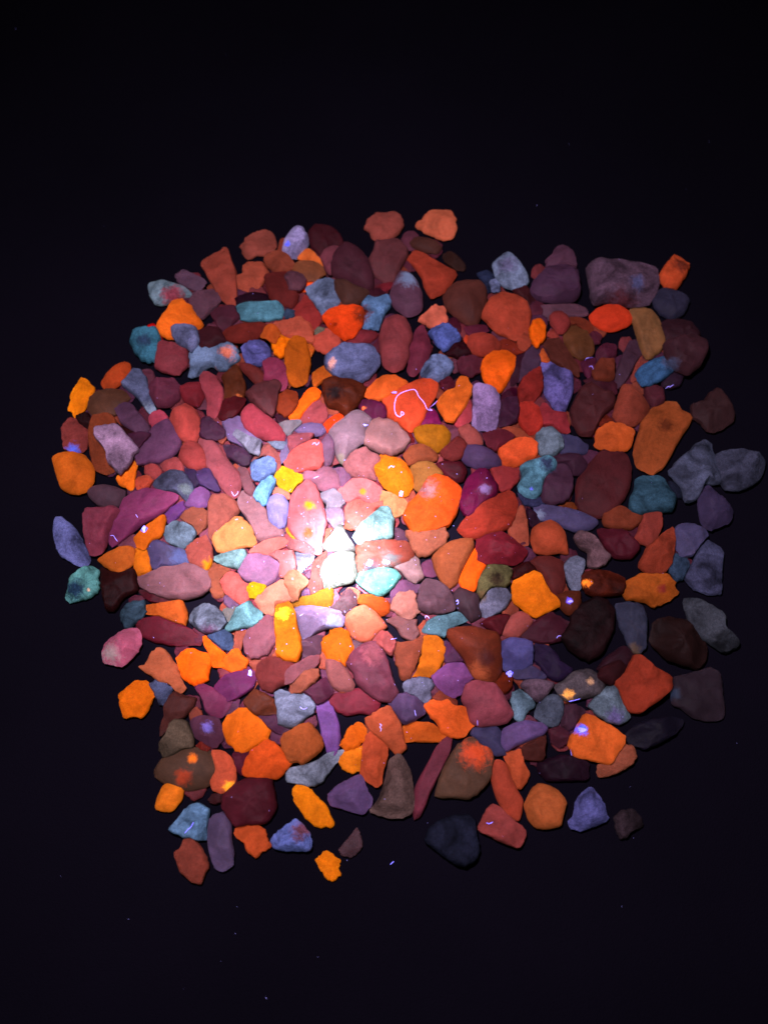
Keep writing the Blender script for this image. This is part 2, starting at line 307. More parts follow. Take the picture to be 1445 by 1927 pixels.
# ---------------------------------------------------------------- stones of the heap, glare painted into tints near the hot spot
DATA = """
2 o 124,56,50 - 1 0.777,0.724,0.741|454,466 460,456 470,444 486,437 508,436 515,448 519,460 516,474 496,482 482,481 472,488 458,482|dusky brick red rounded chip~left of the pale lilac block
2 o 132,54,46 - 1 0.744,0.679,0.677|378,496 384,489 410,476 423,465 429,470 438,496 446,516 446,572 430,572 420,568 396,530|large brown orange wedge standing upright~upper left of the long pale teal bar
3 o 149,63,50 - 1 0.731,0.702,0.682|457,504 466,498 483,495 498,502 506,516 494,538 478,551 460,546 446,536 445,523 458,520|salmon chip with scalloped left edge~just above the long pale teal bar
2 q 82,53,73 - 1 0.765,0.698,0.776|330,520 346,509 360,516 388,529 378,547 370,548 340,536|muted mauve rectangular piece~upper right of the grey and pink oblong
3 r 112,86,102 - 1 0.723,1.56,1.58|281,538 287,531 304,530 324,536 344,541 360,552 360,558 342,560 324,566 310,575 294,573 285,560|grey and pink oblong with blunt left end~upper left of the bright orange triangle
2 q 86,51,67 - 1 0.796,0.709,0.777|358,570 368,554 388,549 400,546 410,556 416,567 400,584 380,602 364,592|mauve pentagonal piece~upper right of the bright orange triangle
4 o 224,94,28 - 1 0.599,0.567,0.498|334,558 340,560 352,574 364,580 372,598 384,615 352,624 330,636 312,637 296,618 302,606 306,597 316,590 322,574|bright orange triangular stone with pointed top~lower right of the grey and pink oblong
5 r 84,81,117 - 1 1.11,1.1,1.13|323,619 332,612 360,613 370,619 376,640 368,654 360,663 352,654 336,648 326,633|blue grey lens shaped pebble~lower right of the bright orange triangle
4 r 50,84,109 - 1 0.764,0.891,0.909|250,633 260,624 276,620 294,621 302,634 300,660 292,682 270,679 256,666 249,654|dark teal crusty lump at the outer edge~lower left of the bright orange triangle
3 q 122,48,59 - 1 0.732,0.619,0.676|296,654 306,648 328,650 352,658 356,676 352,690 336,706 306,700 294,690|rosy red blocky piece~lower right of the dark teal crusty lump
4 r 104,104,131 - 1 0.757,0.916,1.09|358,676 362,664 376,654 398,652 406,644 420,642 440,650 449,658 448,680 436,688 426,700 410,698 398,688 380,696 368,712 360,708|pale blue cluster with orange flush~just above the coral red curved finger
3 r 81,73,134 - 1 0.92,0.955,0.983|456,660 464,648 478,643 498,648 508,660 509,680 490,688 464,684|sparkling violet cube~left of the long amber column
4 r 74,112,136 - 1 0.853,0.857,0.88|436,588 446,576 462,572 500,571 524,570 530,574 531,590 528,600 506,604 474,605 448,600|long pale teal bar~upper left of the long amber column
2 q 70,31,45 - 1 0.746,0.573,0.669|398,592 412,580 440,576 452,600 430,616 418,626 410,612|dark plum slab~left of the long pale teal bar
3 o 101,33,30 - 1 0.748,0.599,0.6|418,630 430,618 456,610 496,608 506,616 496,630 478,642 450,645 430,642|long rust red lens~lower left of the long pale teal bar
1 q 56,22,30 - 1 0.774,0.567,0.634|376,624 392,616 412,618 428,642 400,658 378,658|deep maroon pebble~just above the pale blue cluster with orange flush
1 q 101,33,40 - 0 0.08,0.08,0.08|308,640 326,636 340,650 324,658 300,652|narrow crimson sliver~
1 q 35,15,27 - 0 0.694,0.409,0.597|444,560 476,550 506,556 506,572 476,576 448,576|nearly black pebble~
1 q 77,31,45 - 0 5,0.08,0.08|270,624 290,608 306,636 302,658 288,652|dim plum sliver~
4 r 121,106,154 - 1 1.13,1.08,1.1|532,468 542,448 552,431 560,430 572,438 580,450 580,464 570,474 556,488 534,474|pale lilac block with blue glint~upper left of the grey blue four sided slab
1 q 56,22,30 - 1 0.668,0.397,0.478|582,436 596,428 622,431 638,442 646,460 630,468 604,480 586,466 580,446|very dark maroon lump at the rim~right of the pale lilac block
2 o 199,88,43 - 0 0.932,0.951,0.809|559,488 566,476 578,469 590,474 600,486 610,496 613,508 606,518 594,494 576,494|bright orange flake with jagged crown~
3 q 114,60,43 - 1 0.796,0.723,0.652|550,508 560,494 580,493 598,496 613,509 606,520 592,529 574,528 556,514|olive orange translucent slab~upper left of the grey blue four sided slab
3 q 87,48,61 - 0 0.907,0.842,0.887|536,520 546,512 562,515 575,524 574,538 560,546 547,547 540,530|small mauve chunk~
2 o 119,51,40 - 1 0.827,0.763,0.748|498,490 508,479 522,475 538,480 552,490 554,504 540,516 522,516 506,504|dull orange rounded lump~lower left of the pale lilac block
2 o 89,30,31 - 1 0.771,0.611,0.615|498,520 520,514 540,512 540,530 548,548 562,552 552,580 522,570 506,560|dark red broad slab~upper right of the long pale teal bar
1 o 146,41,36 - 0 5,3.98,0.683|556,552 568,538 588,528 594,532 586,544 580,548|narrow red orange splinter~
3 q 106,48,61 - 0 0.964,0.933,0.969|604,484 612,471 626,466 646,466 638,484 622,500 624,517 614,512 608,496|dusty pink crescent~
3 q 66,31,42 - 1 0.712,0.569,0.652|621,506 624,484 648,458 666,463 682,476 694,492 702,518 703,540 690,548 670,538 650,528 628,520|large dark plum oval~upper right of the grey blue four sided slab
2 q 70,41,38 - 1 0.806,0.687,0.686|630,528 650,528 670,540 694,548 686,566 666,576 650,579 638,560 630,546|dark brown slanted pebble~right of the grey blue four sided slab
4 r 90,92,124 - 1 1.03,1.07,1.11|575,543 596,530 618,524 632,530 634,550 642,572 634,582 618,586 609,598 598,580 584,562|grey blue four sided slab~upper left of the fiery orange heart
3 o 139,42,43 - 1 0.775,0.685,0.715|553,584 562,572 576,556 590,574 598,588 608,600 596,616 588,622 572,606 556,598|brick red triangle~lower left of the grey blue four sided slab
4 o 221,61,23 - 1 0.673,0.623,0.506|610,600 614,590 626,581 650,579 680,581 686,594 680,614 668,630 648,640 630,626 618,616|fiery orange heart shape with dark mark~upper right of the salmon hexagon
4 r 83,98,141 - 1 1.06,1.23,1.26|680,572 694,560 706,566 728,558 736,566 734,580 722,592 714,618 702,619 682,616 680,606 686,588|light blue T shaped lump~right of the fiery orange heart
2 q 87,42,49 - 1 0.729,0.629,0.659|694,492 702,476 706,458 726,456 746,454 762,466 768,480 756,500 750,518 740,530 722,530 704,518 696,504|dusky rose large knob~just below the lone brick red chip
1 o 102,27,37 - 0 0.933,0.688,0.771|712,540 728,530 746,530 742,542 722,548|thin crimson edge piece~
3 o 129,57,53 - 1 0.707,0.668,0.691|687,430 694,416 708,404 730,405 744,401 756,412 760,424 748,442 724,455 706,454 696,438|brick red chip lying alone~upper right of the large dark plum oval
3 q 86,51,72 - 1 0.747,0.64,0.714|734,552 742,532 752,512 768,514 782,528 794,552 794,580 784,592 764,596 742,580 734,564|purple egg with pale blue upper side~lower left of the rust orange triangular slab
3 o 174,72,57 - 1 0.683,0.636,0.66|510,612 522,607 550,604 564,598 572,604 584,612 590,628 588,646 570,640 552,636 534,634 522,626|salmon wedge with notched base~just above the long amber column
3 o 179,71,30 - 0 0.965,1.03,0.776|494,632 502,614 514,610 528,626 526,634 516,644 504,642|orange chip with violet glint~
4 o 240,105,11 - 0 1.04,1.12,0.08|512,644 522,636 536,633 546,637 545,648 536,658 536,670 524,673 516,664 514,654|small vivid orange nugget~
4 o 179,78,23 - 1 0.59,0.564,0.386|536,668 546,640 558,630 574,640 580,660 584,674 582,700 576,722 554,728 536,708|long amber orange column~lower left of the salmon hexagon
3 o 192,82,30 - 0 0.843,0.963,0.802|574,646 586,649 593,656 584,673 579,666|small orange corner chip~
4 o 187,72,61 - 1 0.597,0.554,0.584|587,638 596,628 616,620 630,626 640,636 638,654 624,670 610,666 594,658 590,648|salmon orange hexagonal chip~lower left of the fiery orange heart
2 q 114,39,49 - 0 0.938,0.726,0.776|646,646 658,632 678,621 702,624 712,630 702,642 680,650 658,653|crimson lens~
3 q 126,51,58 - 1 0.834,0.751,0.806|714,634 718,616 726,602 746,594 762,600 772,618 776,634 768,652 770,668 760,692 740,700 722,690 716,664|tall rosy capsule~left of the crimson spear
4 r 97,96,142 - 1 0.793,0.785,0.814|610,678 624,666 646,651 662,654 690,653 704,658 714,672 714,688 696,710 680,720 664,712 634,712 614,692|wide pale periwinkle boulder~just above the brown stone with black eye
2 r 51,58,84 - 0 0.75,0.83,0.851|534,592 542,584 554,586 554,596 540,600|small slate blue bit~
2 r 103,90,81 - 0 0.872,0.919,0.926|591,624 598,617 610,619 608,624 596,630|tiny beige grey bit~
1 q 52,19,30 - 0 0.783,0.498,0.627|690,548 710,544 726,552 710,560 690,560|black maroon bit in a gap~
2 q 80,31,45 - 0 0.906,0.613,0.748|702,652 714,636 718,666 710,662|thin plum filler~
4 o 174,79,59 - 1 0.553,0.522,0.55|782,424 794,418 800,406 812,399 830,396 848,398 856,416 858,426 852,444 838,453 824,448 800,438 790,432|light orange chip with pointed left tip~just above the rust orange triangular slab
2 q 70,38,36 - 0 0.846,0.715,0.679|772,458 782,448 802,449 822,456 831,466 820,478 796,474 778,466|dim brown oval~
2 q 45,25,25 - 0 0.853,0.714,0.619|834,480 846,475 860,484 874,498 872,510 856,508 838,494|very dark brown oblong~
3 o 139,47,36 - 1 0.766,0.701,0.672|764,489 774,482 780,471 800,478 816,492 834,502 860,516 846,536 834,550 812,562 800,546 794,524 780,504|rust orange triangular slab~upper right of the purple egg
3 q 77,38,36 - 1 0.844,0.701,0.706|834,560 844,544 856,534 880,530 904,530 915,546 914,572 904,596 898,612 884,612 870,606 856,596 840,582|broad dark brown disc~upper right of the bright blue jagged crystal
2 r 34,37,62 - 0 0.781,0.79,0.854|896,516 916,510 930,520 928,544 916,552 912,536|very dark blue pebble~
3 r 78,78,110 - 0 1.92,1.95,2|920,530 930,526 940,536 938,548 926,548|small blue grey knob~
4 r 96,97,129 - 1 0.995,1.03,1.03|926,498 936,488 952,478 960,479 976,494 990,516 994,530 984,542 968,546 946,538 932,524 930,510|pale blue grey egg with lilac top~just above the large burnt orange polygon
4 o 152,56,42 - 1 0.751,0.683,0.668|905,596 912,578 922,566 946,550 964,558 984,566 994,582 998,596 992,626 976,642 952,634 932,626 918,610|large burnt orange polygon~just below the pale blue grey egg
1 q 54,21,26 - 0 0.819,0.563,0.603|964,550 990,540 1004,560 1002,576 992,572 980,562|maroon strip in shadow~
3 o 216,82,16 - 0 0.885,0.919,0.523|996,616 1004,604 1018,600 1026,614 1026,634 1010,653 998,644 995,632|fiery orange nugget~
2 o 142,54,42 - 0 0.793,0.804,0.728|972,642 994,622 998,648 988,660 974,652|burnt orange corner~
4 o 187,85,71 - 1 0.728,0.691,0.713|790,602 802,590 818,576 834,580 841,596 838,608 818,620 804,614|small salmon pink nugget~upper left of the bright blue jagged crystal
4 r 74,80,146 - 1 0.976,0.974,1.01|806,626 820,618 836,610 850,618 868,636 850,650 836,662 822,648|bright blue jagged crystal~upper right of the crimson spear
2 q 63,22,39 - 0 0.791,0.371,0.494|840,606 856,598 866,614 864,632 844,616|dark plum bit~
3 q 102,36,55 - 1 0.891,0.75,0.842|772,650 782,622 794,612 802,624 808,644 810,668 796,694 778,708 766,700|crimson spear pointing up~right of the tall rosy capsule
2 q 84,28,45 - 0 0.853,0.635,0.803|872,616 890,613 912,612 920,622 904,630 884,632|thin plum strip~
3 o 139,47,39 - 1 0.804,0.749,0.759|879,652 884,632 908,628 928,634 940,648 936,664 912,670 892,668|orange brown oval~upper left of the bright orange upright lozenge
2 o 172,53,36 - 0 0.996,0.951,0.763|871,640 878,632 884,632 880,648|tiny red orange chip~
2 o 112,34,25 - 0 0.897,0.786,0.699|936,648 950,638 976,650 992,660 972,668 946,668|dark rust slab~
1 q 42,15,23 - 0 0.742,0.348,0.452|838,666 846,650 864,632 878,656 888,670 864,676|black plum piece in a gap~
3 o 224,83,22 - 1 0.615,0.578,0.418|906,692 910,676 926,664 950,663 969,670 968,690 958,712 942,740 920,732 908,712|bright orange upright lozenge~just above the lilac white brick crystal
3 q 80,47,62 - 1 0.807,0.746,0.811|1006,582 1018,576 1046,574 1084,574 1100,580 1104,594 1084,598 1056,596 1030,604 1018,592|flat mauve slab~just below the big dusky purple boulder
3 o 121,41,43 - 0 0.958,0.912,0.882|1034,598 1040,589 1056,588 1068,598 1072,610 1062,626 1048,628 1036,610|dull red orange disc~
2 o 93,35,26 - 0 1.06,0.955,0.835|1068,600 1088,598 1114,610 1114,628 1106,632 1084,612 1072,614|rust shard~
3 o 128,44,41 - 0 0.905,0.926,0.891|1028,632 1038,620 1046,626 1052,638 1040,640|small orange wedge~
4 q 80,43,29 - 1 0.869,0.771,0.684|1060,632 1072,616 1094,610 1104,628 1118,652 1116,668 1092,678 1072,664 1062,646|olive brown rounded slab~lower left of the bright red orange almond
3 q 73,32,29 - 1 0.768,0.636,0.613|1020,652 1032,640 1050,638 1060,652 1072,670 1088,688 1088,710 1072,700 1054,692 1036,680 1028,664|dark red brown bar~lower left of the olive brown slab
3 o 171,67,35 - 0 0.861,0.949,0.75|1016,668 1020,656 1034,680 1026,681 1018,678|small orange triangle~
3 q 66,40,61 - 1 0.629,0.594,0.666|980,680 990,662 1002,648 1014,658 1017,680 1014,692 996,702 982,714 976,720|plum arrow shaped piece~right of the bright orange upright lozenge
2 q 55,25,36 - 0 0.671,0.437,0.632|964,672 986,660 984,684 972,720 960,726 962,696|dark maroon sliver~
4 r 82,69,126 - 1 1.34,1.32,1.38|1017,682 1030,680 1046,692 1070,699 1077,716 1076,740 1066,768 1058,778 1046,776 1034,756 1024,744 1022,726 1018,710|violet kite shaped crystal~upper left of the large dark brown rose stone
3 o 115,31,30 - 1 0.859,0.705,0.705|974,732 982,716 998,702 1014,694 1020,712 1020,732 1010,752 996,760 978,758|deep red block~left of the violet kite crystal
3 o 154,40,35 - 1 0.943,0.802,0.777|974,786 976,762 1000,758 1014,768 1020,798 1012,814 998,818 980,806|glowing red orange lump~upper left of the pale grey teal cube
3 o 131,38,47 - 1 0.841,0.724,0.787|1012,766 1028,758 1040,776 1064,778 1068,798 1072,814 1056,814 1038,802 1016,798|red wedge~just above the pale grey teal cube
4 o 180,46,27 - 1 0.54,0.493,0.477|1108,598 1120,584 1140,576 1162,576 1180,586 1190,602 1180,614 1160,622 1148,624 1130,620 1116,610|bright red orange almond~just below the big rectangular purple block
4 q 108,67,45 - 1 0.799,0.759,0.751|1182,590 1190,582 1210,578 1226,588 1238,600 1246,624 1249,652 1228,672 1214,674 1204,654 1196,628 1190,608|tan brown curved bar~right of the bright red orange almond
2 q 60,35,50 - 1 0.714,0.64,0.711|1154,712 1166,678 1184,642 1198,642 1210,662 1194,686 1180,714 1162,732|dusky mauve long shard~left of the blue leaf shaped stone
3 q 68,27,40 - 0 0.946,0.639,0.885|1120,670 1126,656 1140,648 1156,652 1158,668 1156,680 1134,680|dark rose nub~
3 q 72,25,47 - 0 0.978,0.767,0.871|1094,684 1106,676 1120,678 1118,696 1108,712 1098,702|plum chip below a violet lint thread~
4 o 91,37,28 - 1 0.781,0.674,0.658|1114,700 1126,680 1154,679 1154,714 1134,718 1118,714|rust brown block~lower right of the olive brown slab
4 q 66,30,35 - 1 0.718,0.549,0.586|1080,756 1092,732 1108,720 1130,738 1156,744 1152,768 1132,784 1120,806 1108,824 1088,816 1078,798 1072,776|large dark brown rose stone~upper left of the bright orange rounded chunk
2 q 56,22,31 - 0 0.871,0.548,0.728|1098,718 1118,708 1144,716 1160,724 1156,744 1130,738|dark maroon slab~
4 o 118,47,38 - 1 0.765,0.726,0.729|1152,782 1160,756 1170,726 1186,726 1202,740 1220,766 1218,780 1196,800 1176,804 1158,792|orange brown polished lump with pale rim~upper right of the bright orange rounded chunk
3 o 109,44,43 - 0 0.964,0.914,0.825|1186,716 1194,688 1208,668 1220,678 1200,700 1198,716|thin orange brown strip~
4 r 49,70,109 - 1 0.727,0.839,0.872|1194,704 1206,690 1228,678 1248,672 1264,668 1280,669 1278,684 1266,698 1248,714 1230,722 1222,727 1206,724|blue leaf shaped stone~just below the tan curved bar
2 q 69,28,38 - 0 0.932,0.777,0.822|1210,732 1228,726 1246,732 1250,756 1230,768 1216,756|dim rosy pebble~
4 o 173,69,33 - 1 0.606,0.573,0.535|1121,820 1128,806 1146,797 1166,802 1192,814 1190,830 1178,848 1150,852 1120,842|bright orange rounded chunk~lower right of the large dark brown rose stone
2 o 93,29,22 - 0 0.811,0.673,0.567|1126,796 1140,780 1156,798 1132,804|thin rust edge~
3 q 72,41,60 - 1 0.796,0.704,0.766|1040.2,480 1044,468 1056,462 1066,466 1078,480 1084,500 1076,502 1056,498 1042,504 1028,506 1028,492 1034,486|dusky plum knob on top of a purple boulder~just above the big dusky purple boulder
4 q 65,38,60 - 1 0.704,0.61,0.708|1000,536 1018,518 1028,506 1056,498 1078,502 1086,520 1090,552 1084,566 1050,570 1016,566 996,552|big dusky purple boulder~right of the pale blue grey egg
3 r 68,46,63 - 1 0.976,0.947,0.988|1102,508 1114,494 1146,493 1172,493 1210,495 1236,506 1240,530 1230,556 1216,576 1180,578 1140,568 1114,576 1110,536|big rectangular grey purple block~just above the bright red orange almond
3 o 154,54,31 - 1 0.706,0.675,0.633|1240,516 1254,496 1266,483 1278,486 1294,502 1290,520 1278,534 1272,545 1256,543 1242,528|orange nugget alone in the dark corner~right of the big rectangular purple block
2 q 39,33,51 - 1 0.6,0.594,0.678|1226,570 1232,552 1252,544 1266,552 1294,568 1284,592 1264,602 1242,592|dim violet grey block~just below the lone corner nugget
2 q 44,22,30 - 1 0.647,0.512,0.59|1240,612 1258,600 1284,602 1300,612 1314,632 1308,652 1280,658 1250,652|dark plum boulder on the right rim~right of the tan curved bar
3 q 51,26,34 - 1 0.747,0.643,0.696|1246,648 1280,638 1300,632 1324,640 1328,662 1316,688 1294,706 1270,696 1252,676|broad dark brown plum boulder~upper right of the blue leaf shaped stone
2 q 38,22,36 - 0 0.821,0.707,0.83|1252,706 1274,698 1286,706 1278,726 1258,732 1244,724|near black purple pebble~
3 q 46,26,30 - 1 0.712,0.597,0.638|1298,764 1322,756 1332,742 1346,734 1356,740 1368,758 1378,778 1378,792 1362,804 1342,814 1328,810 1316,796 1302,786|dark brown stone apart on the right~upper right of the big amber brown slab
4 o 129,57,31 - 1 0.758,0.727,0.688|1200,818 1208,786 1230,764 1246,758 1268,756 1284,774 1301,786 1292,806 1276,830 1260,860 1244,884 1226,894 1196,878 1190,852|big amber brown slab~right of the bright orange rounded chunk
4 o 224,109,16 - 1 0.643,0.611,0.08|129,769 135,758 135,744 144,728 154,714 164,718 174,728 179,737 170,750 171,758 158,772 148,783 141,782|vivid orange chunk at the far left rim~left of the slate blue bar
3 o 166,59,30 - 1 0.727,0.674,0.566|192,720 202,704 218,688 234,682 244,686 246,698 238,712 228,724 210,734 196,730|burnt orange oval near the upper left rim~upper left of the slate blue bar
4 r 81,81,114 - 1 0.96,0.943,0.991|228,724 242,710 254,696 266,698 276,712 282,734 288,758 294,770 284,780 274,770 260,750 248,740|slate blue bar running down to the right~just below the dark teal crusty lump
2 q 80,47,39 - 1 0.815,0.705,0.674|170,750 186,738 210,732 234,736 246,750 230,766 218,782 202,782 176,784 167,770|dim brown broad slab~left of the slate blue bar
3 q 81,48,73 - 1 0.796,0.723,0.8|216,766 234,758 250,762 262,778 276,794 284,810 274,819 260,818 246,808 230,798 222,782|dusky purple pointed slab~just below the slate blue bar
4 o 119,48,49 - 1 0.841,0.73,0.744|119,806 130,792 140,786 152,800 168,814 167,836 156,852 138,852 123,844 118,824|dusty red chip with a glowing blue patch~just above the large matte orange ball
4 o 192,85,27 - 1 0.665,0.624,0.535|101,862 116,854 138,852 160,858 174,876 178,890 176,910 164,924 148,930 130,927 116,918 110,900 104,880|large matte orange ball at the left rim~lower left of the pale pink jagged crystal
2 o 119,51,34 - 1 0.821,0.737,0.685|170,798 178,784 198,778 218,790 222,814 210,834 204,866 220,884 202,893 180,886 172,860 168,826|long brown red slab~left of the pale pink jagged crystal
4 r 145,106,141 - 1 0.933,0.929,0.956|178,810 186,806 202,804 212,801 230,808 242,822 258,840 260,848 250,858 246,872 230,890 226,894 214,882 204,870 202,850 190,836 180,822|pale pink jagged crystal~right of the dusty red chip with blue patch
3 q 102,58,92 - 1 0.734,0.64,0.748|254,846 270,830 290,806 306,794 322,790 336,810 342,836 330,858 306,870 280,872 260,876|large plum purple plate~lower left of the salmon orange egg
5 o 187,69,67 - 1 0.717,0.663,0.696|321,794 326,774 338,766 352,762 368,772 378,792 378,814 368,834 350,832 338,824 330,810|salmon orange egg~lower left of the coral red curved finger
4 o 188,73,76 - 1 0.827,0.708,0.72|338,862 342,844 356,830 370,834 386,846 396,868 384,882 362,884 348,874|coral blob below a salmon egg~left of the long salmon slug
3 o 162,57,81 - 0 1,0.974,0.99|281,790 290,776 302,774 318,784 310,796 290,806|pinkish red knob~
4 o 239,103,28 - 0 1.01,1.07,0.8|220,898 230,890 244,872 254,868 260,874 256,892 254,918 240,920 228,914|small bright orange bent chip~
3 o 192,71,55 - 0 1.24,1.25,1.13|256,904 270,896 282,896 288,906 280,920 260,922|coral orange crumb~
3 o 168,66,70 - 0 0.968,0.929,0.93|274,878 290,872 306,886 298,898 286,904 274,892|coral pebble~
3 o 174,72,79 - 0 1.08,1.01,0.979|304,874 320,862 336,864 346,878 344,890 326,888 308,886|coral pink slab~
2 q 78,50,64 - 1 0.764,0.725,0.788|165,926 178,916 198,913 220,918 235,924 234,938 222,954 202,956 184,950 172,938|dusky mauve lens at the left edge~upper left of the huge rosy plum wedge
3 r 84,80,111 - 1 0.988,0.991,1.04|290,910 306,892 326,886 344,888 352,898 366,918 362,934 356,946 346,940 336,928 314,924 294,920|violet grey stone with pale green end~upper right of the huge rosy plum wedge
4 q 132,53,95 - 1 0.917,0.751,0.906|228,958 234,940 254,928 276,920 300,924 326,928 336,934 326,950 302,970 270,986 242,1010 214,1030 206,1018 202,1010 214,984|huge rosy plum wedge~upper left of the orange piece with blue spot
3 q 92,39,58 - 1 0.815,0.692,0.786|280,722 302,716 326,712 340,728 338,750 320,766 298,766 286,750|rosy brown stone with a blue edge~right of the slate blue bar
2 q 112,33,43 - 1 0.834,0.621,0.704|336,732 356,722 378,720 386,746 374,766 350,760|dark crimson pebble~left of the coral red curved finger
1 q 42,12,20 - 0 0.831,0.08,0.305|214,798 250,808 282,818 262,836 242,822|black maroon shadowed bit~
2 q 64,31,51 - 0 0.945,0.593,0.798|242,818 266,814 286,818 262,842 254,836|dim plum sliver~
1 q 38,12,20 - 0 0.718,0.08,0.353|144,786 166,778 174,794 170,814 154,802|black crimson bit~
2 q 69,51,86 - 0 0.721,0.591,0.806|348,882 370,886 378,910 366,918 352,898|dim violet sliver~
3 q 172,103,177 - 1 0.94,0.849,0.989|364,922 380,916 396,928 394,950 378,958 358,954 348,950|pink lilac pebble~lower left of the long salmon slug
4 o 155,60,74 - 1 0.758,0.694,0.743|376,710 386,700 398,703 410,714 420,732 422,750 416,770 406,790 396,792 390,782 392,764 388,746 378,728|coral red curved finger~just below the pale blue cluster with orange flush
2 q 84,38,27 - 1 0.861,0.693,0.511|418,710 430,700 446,686 458,710 464,730 458,754 434,766 422,754 424,734|dark olive brown slab~upper right of the coral red curved finger
2 q 84,28,33 - 1 0.818,0.189,0.45|422,754 446,746 462,750 458,766 442,784 420,790 412,782|dark maroon slab with tiny specks~lower right of the coral red curved finger
3 q 102,39,40 - 0 0.946,0.767,0.719|452,684 470,686 488,694 498,706 496,720 480,722 468,710 454,696|dull rose oval~
3 q 136,48,77 - 1 0.843,0.702,0.818|495,684 510,678 526,680 538,690 540,714 538,730 526,736 522,720 498,718 498,698|rosy red block~lower left of the long amber column
3 q 99,48,55 - 1 0.911,0.751,0.785|462,744 478,730 498,721 526,718 528,728 522,744 520,766 514,784 494,774 474,758|dusty mauve brown triangle~just above the glossy coral red almond
4 o 171,65,42 - 1 0.704,0.603,0.457|524,748 538,736 552,736 560,746 560,762 550,778 536,784 524,776|orange brown cube~left of the slender bright orange blade
5 o 255,119,17 - 1 0.83,0.829,0.08|544,786 556,766 568,750 580,732 592,731 602,738 600,750 588,760 572,778 562,790 550,792|slender bright orange blade~left of the brown stone with black eye
4 o 212,92,104 - 1 0.806,0.707,0.728|566,790 576,776 590,760 602,756 612,766 618,780 608,798 586,804 568,800|coral pink faceted piece~lower right of the slender bright orange blade
3 o 192,82,30 - 0 1.04,1.1,0.731|588,706 598,696 610,689 622,696 630,710 624,718 608,718 596,728 589,726|orange corner piece~
4 q 87,37,30 - 1 1.11,0.754,0.08|606,722 620,713 642,710 662,708 688,730 682,750 668,770 656,786 634,770 618,768 610,750|brown stone with a black eye~just below the wide periwinkle boulder
5 o 214,78,99 - 1 0.841,0.737,0.799|455,778 464,766 473,760 484,768 498,780 516,792 530,806 537,820 534,830 518,831 498,828 480,820 464,808 456,794|glossy coral red almond~lower left of the slender bright orange blade
3 q 148,112,168 - 1 1.12,1.06,1.15|420,798 430,788 450,784 456,790 458,804 470,814 492,828 490,850 480,856 468,850 456,840 436,832 428,822 424,810|lilac pink bar~left of the glossy coral red almond
3 r 171,159,196 - 0 1.16,1.17,1.16|438,816 450,810 470,822 490,830 490,848 482,856 470,852 458,838|pale cream grey lump~
3 q 90,52,78 - 1 0.684,0.454,0.632|380,790 394,786 412,800 426,812 422,820 408,828 390,828 378,822|plum shard with pointed right end~right of the salmon orange egg
5 o 207,100,116 - 1 0.963,0.871,0.918|374,834 380,824 390,820 400,828 412,840 426,862 438,876 450,888 455,902 452,922 448,934 436,938 424,928 412,912 398,892 384,870 376,850|long salmon pink slug shaped stone~upper left of the bright cyan pointed stone
3 q 103,66,97 - 1 0.754,0.591,0.75|420,836 440,840 462,846 476,858 470,874 458,878 442,870 430,862|dim plum stone in a hollow~upper right of the long salmon slug
4 o 218,116,119 - 0 1.01,0.931,0.906|474,870 486,854 498,838 508,832 516,844 526,860 527,878 522,890 502,862 490,860|coral peak of a two coloured stone~
4 r 161,183,250 - 1 0.93,0.93,1.14|473,878 478,870 494,866 508,859 520,870 520,888 508,898 492,907 480,903 474,892|sky blue lump~just above the bright cyan pointed stone
5 r 175,240,255 - 1 1.13,1.14,1.13|478,932 486,916 498,900 510,896 520,904 516,918 508,932 504,948 494,949 484,940|bright cyan pointed stone~upper left of the lilac glinting pebble
5 o 255,236,54 - 1 1,0.863,0.539|520,894 530,881 544,884 556,888 570,898 568,906 556,912 550,924 538,926 526,920 522,908|brilliant yellow nugget~upper right of the bright cyan pointed stone
4 o 255,133,134 - 1 0.847,0.822,0.833|534,870 546,856 562,844 580,834 600,830 610,844 610,866 602,882 582,886 562,888 542,882|coral red lump with blue lint~upper right of the brilliant yellow nugget
3 q 170,149,169 - 0 0.931,0.912,0.933|524,798 542,794 562,791 567,796 556,806 546,818 534,818|pale grey pointed tip~
3 q 187,148,207 - 0 0.752,0.767,0.837|530,846 540,826 554,822 550,842 540,862 530,872 526,862|lilac sliver~
3 q 163,121,180 - 0 0.939,0.959,1.06|550,814 566,800 586,796 604,798 612,810 604,820 584,822 568,818|mauve pebble with pale grey end~
3 o 217,105,124 - 0 0.986,0.903,0.941|542,822 566,818 590,818 582,832 562,842 546,854|rosy coral filler~
4 q 177,118,159 - 0 0.991,0.916,1.01|602,838 616,818 630,830 630,854 624,872 612,878 608,862|dim rose lobe~
3 r 171,173,217 - 0 0.713,0.721,0.73|502,828 520,832 536,832 530,844 518,844|pale blue edge~
2 q 184,111,129 - 0 0.984,0.885,0.919|448,882 458,876 468,888 474,906 482,918 474,932 462,926 456,910|rosy brown slat~
3 q 111,78,136 - 0 0.73,0.635,0.815|370,894 384,884 396,884 408,906 414,920 406,925 390,918 376,910|violet purple wedge~
3 o 255,189,171 - 0 1.03,0.971,0.937|512,928 522,918 542,927 544,938 526,936|peach filler~
2 q 79,39,57 - 0 0.652,0.114,0.523|518,782 542,784 546,792 524,798|black maroon bit~
4 o 240,95,43 - 1 0.676,0.666,0.544|685,744 696,728 706,718 724,707 748,710 766,720 764,730 744,744 724,752 712,756 694,750|orange angular wedge~upper left of the coral stone under looped thread
4 o 248,84,55 - 1 0.699,0.633,0.571|719,756 740,744 752,734 772,723 790,717 816,715 823,722 820,742 810,762 802,774 798,790 786,806 768,813 756,802 746,794 730,788 732,772|large coral orange stone under a looped violet thread~upper left of the smooth amber pebble
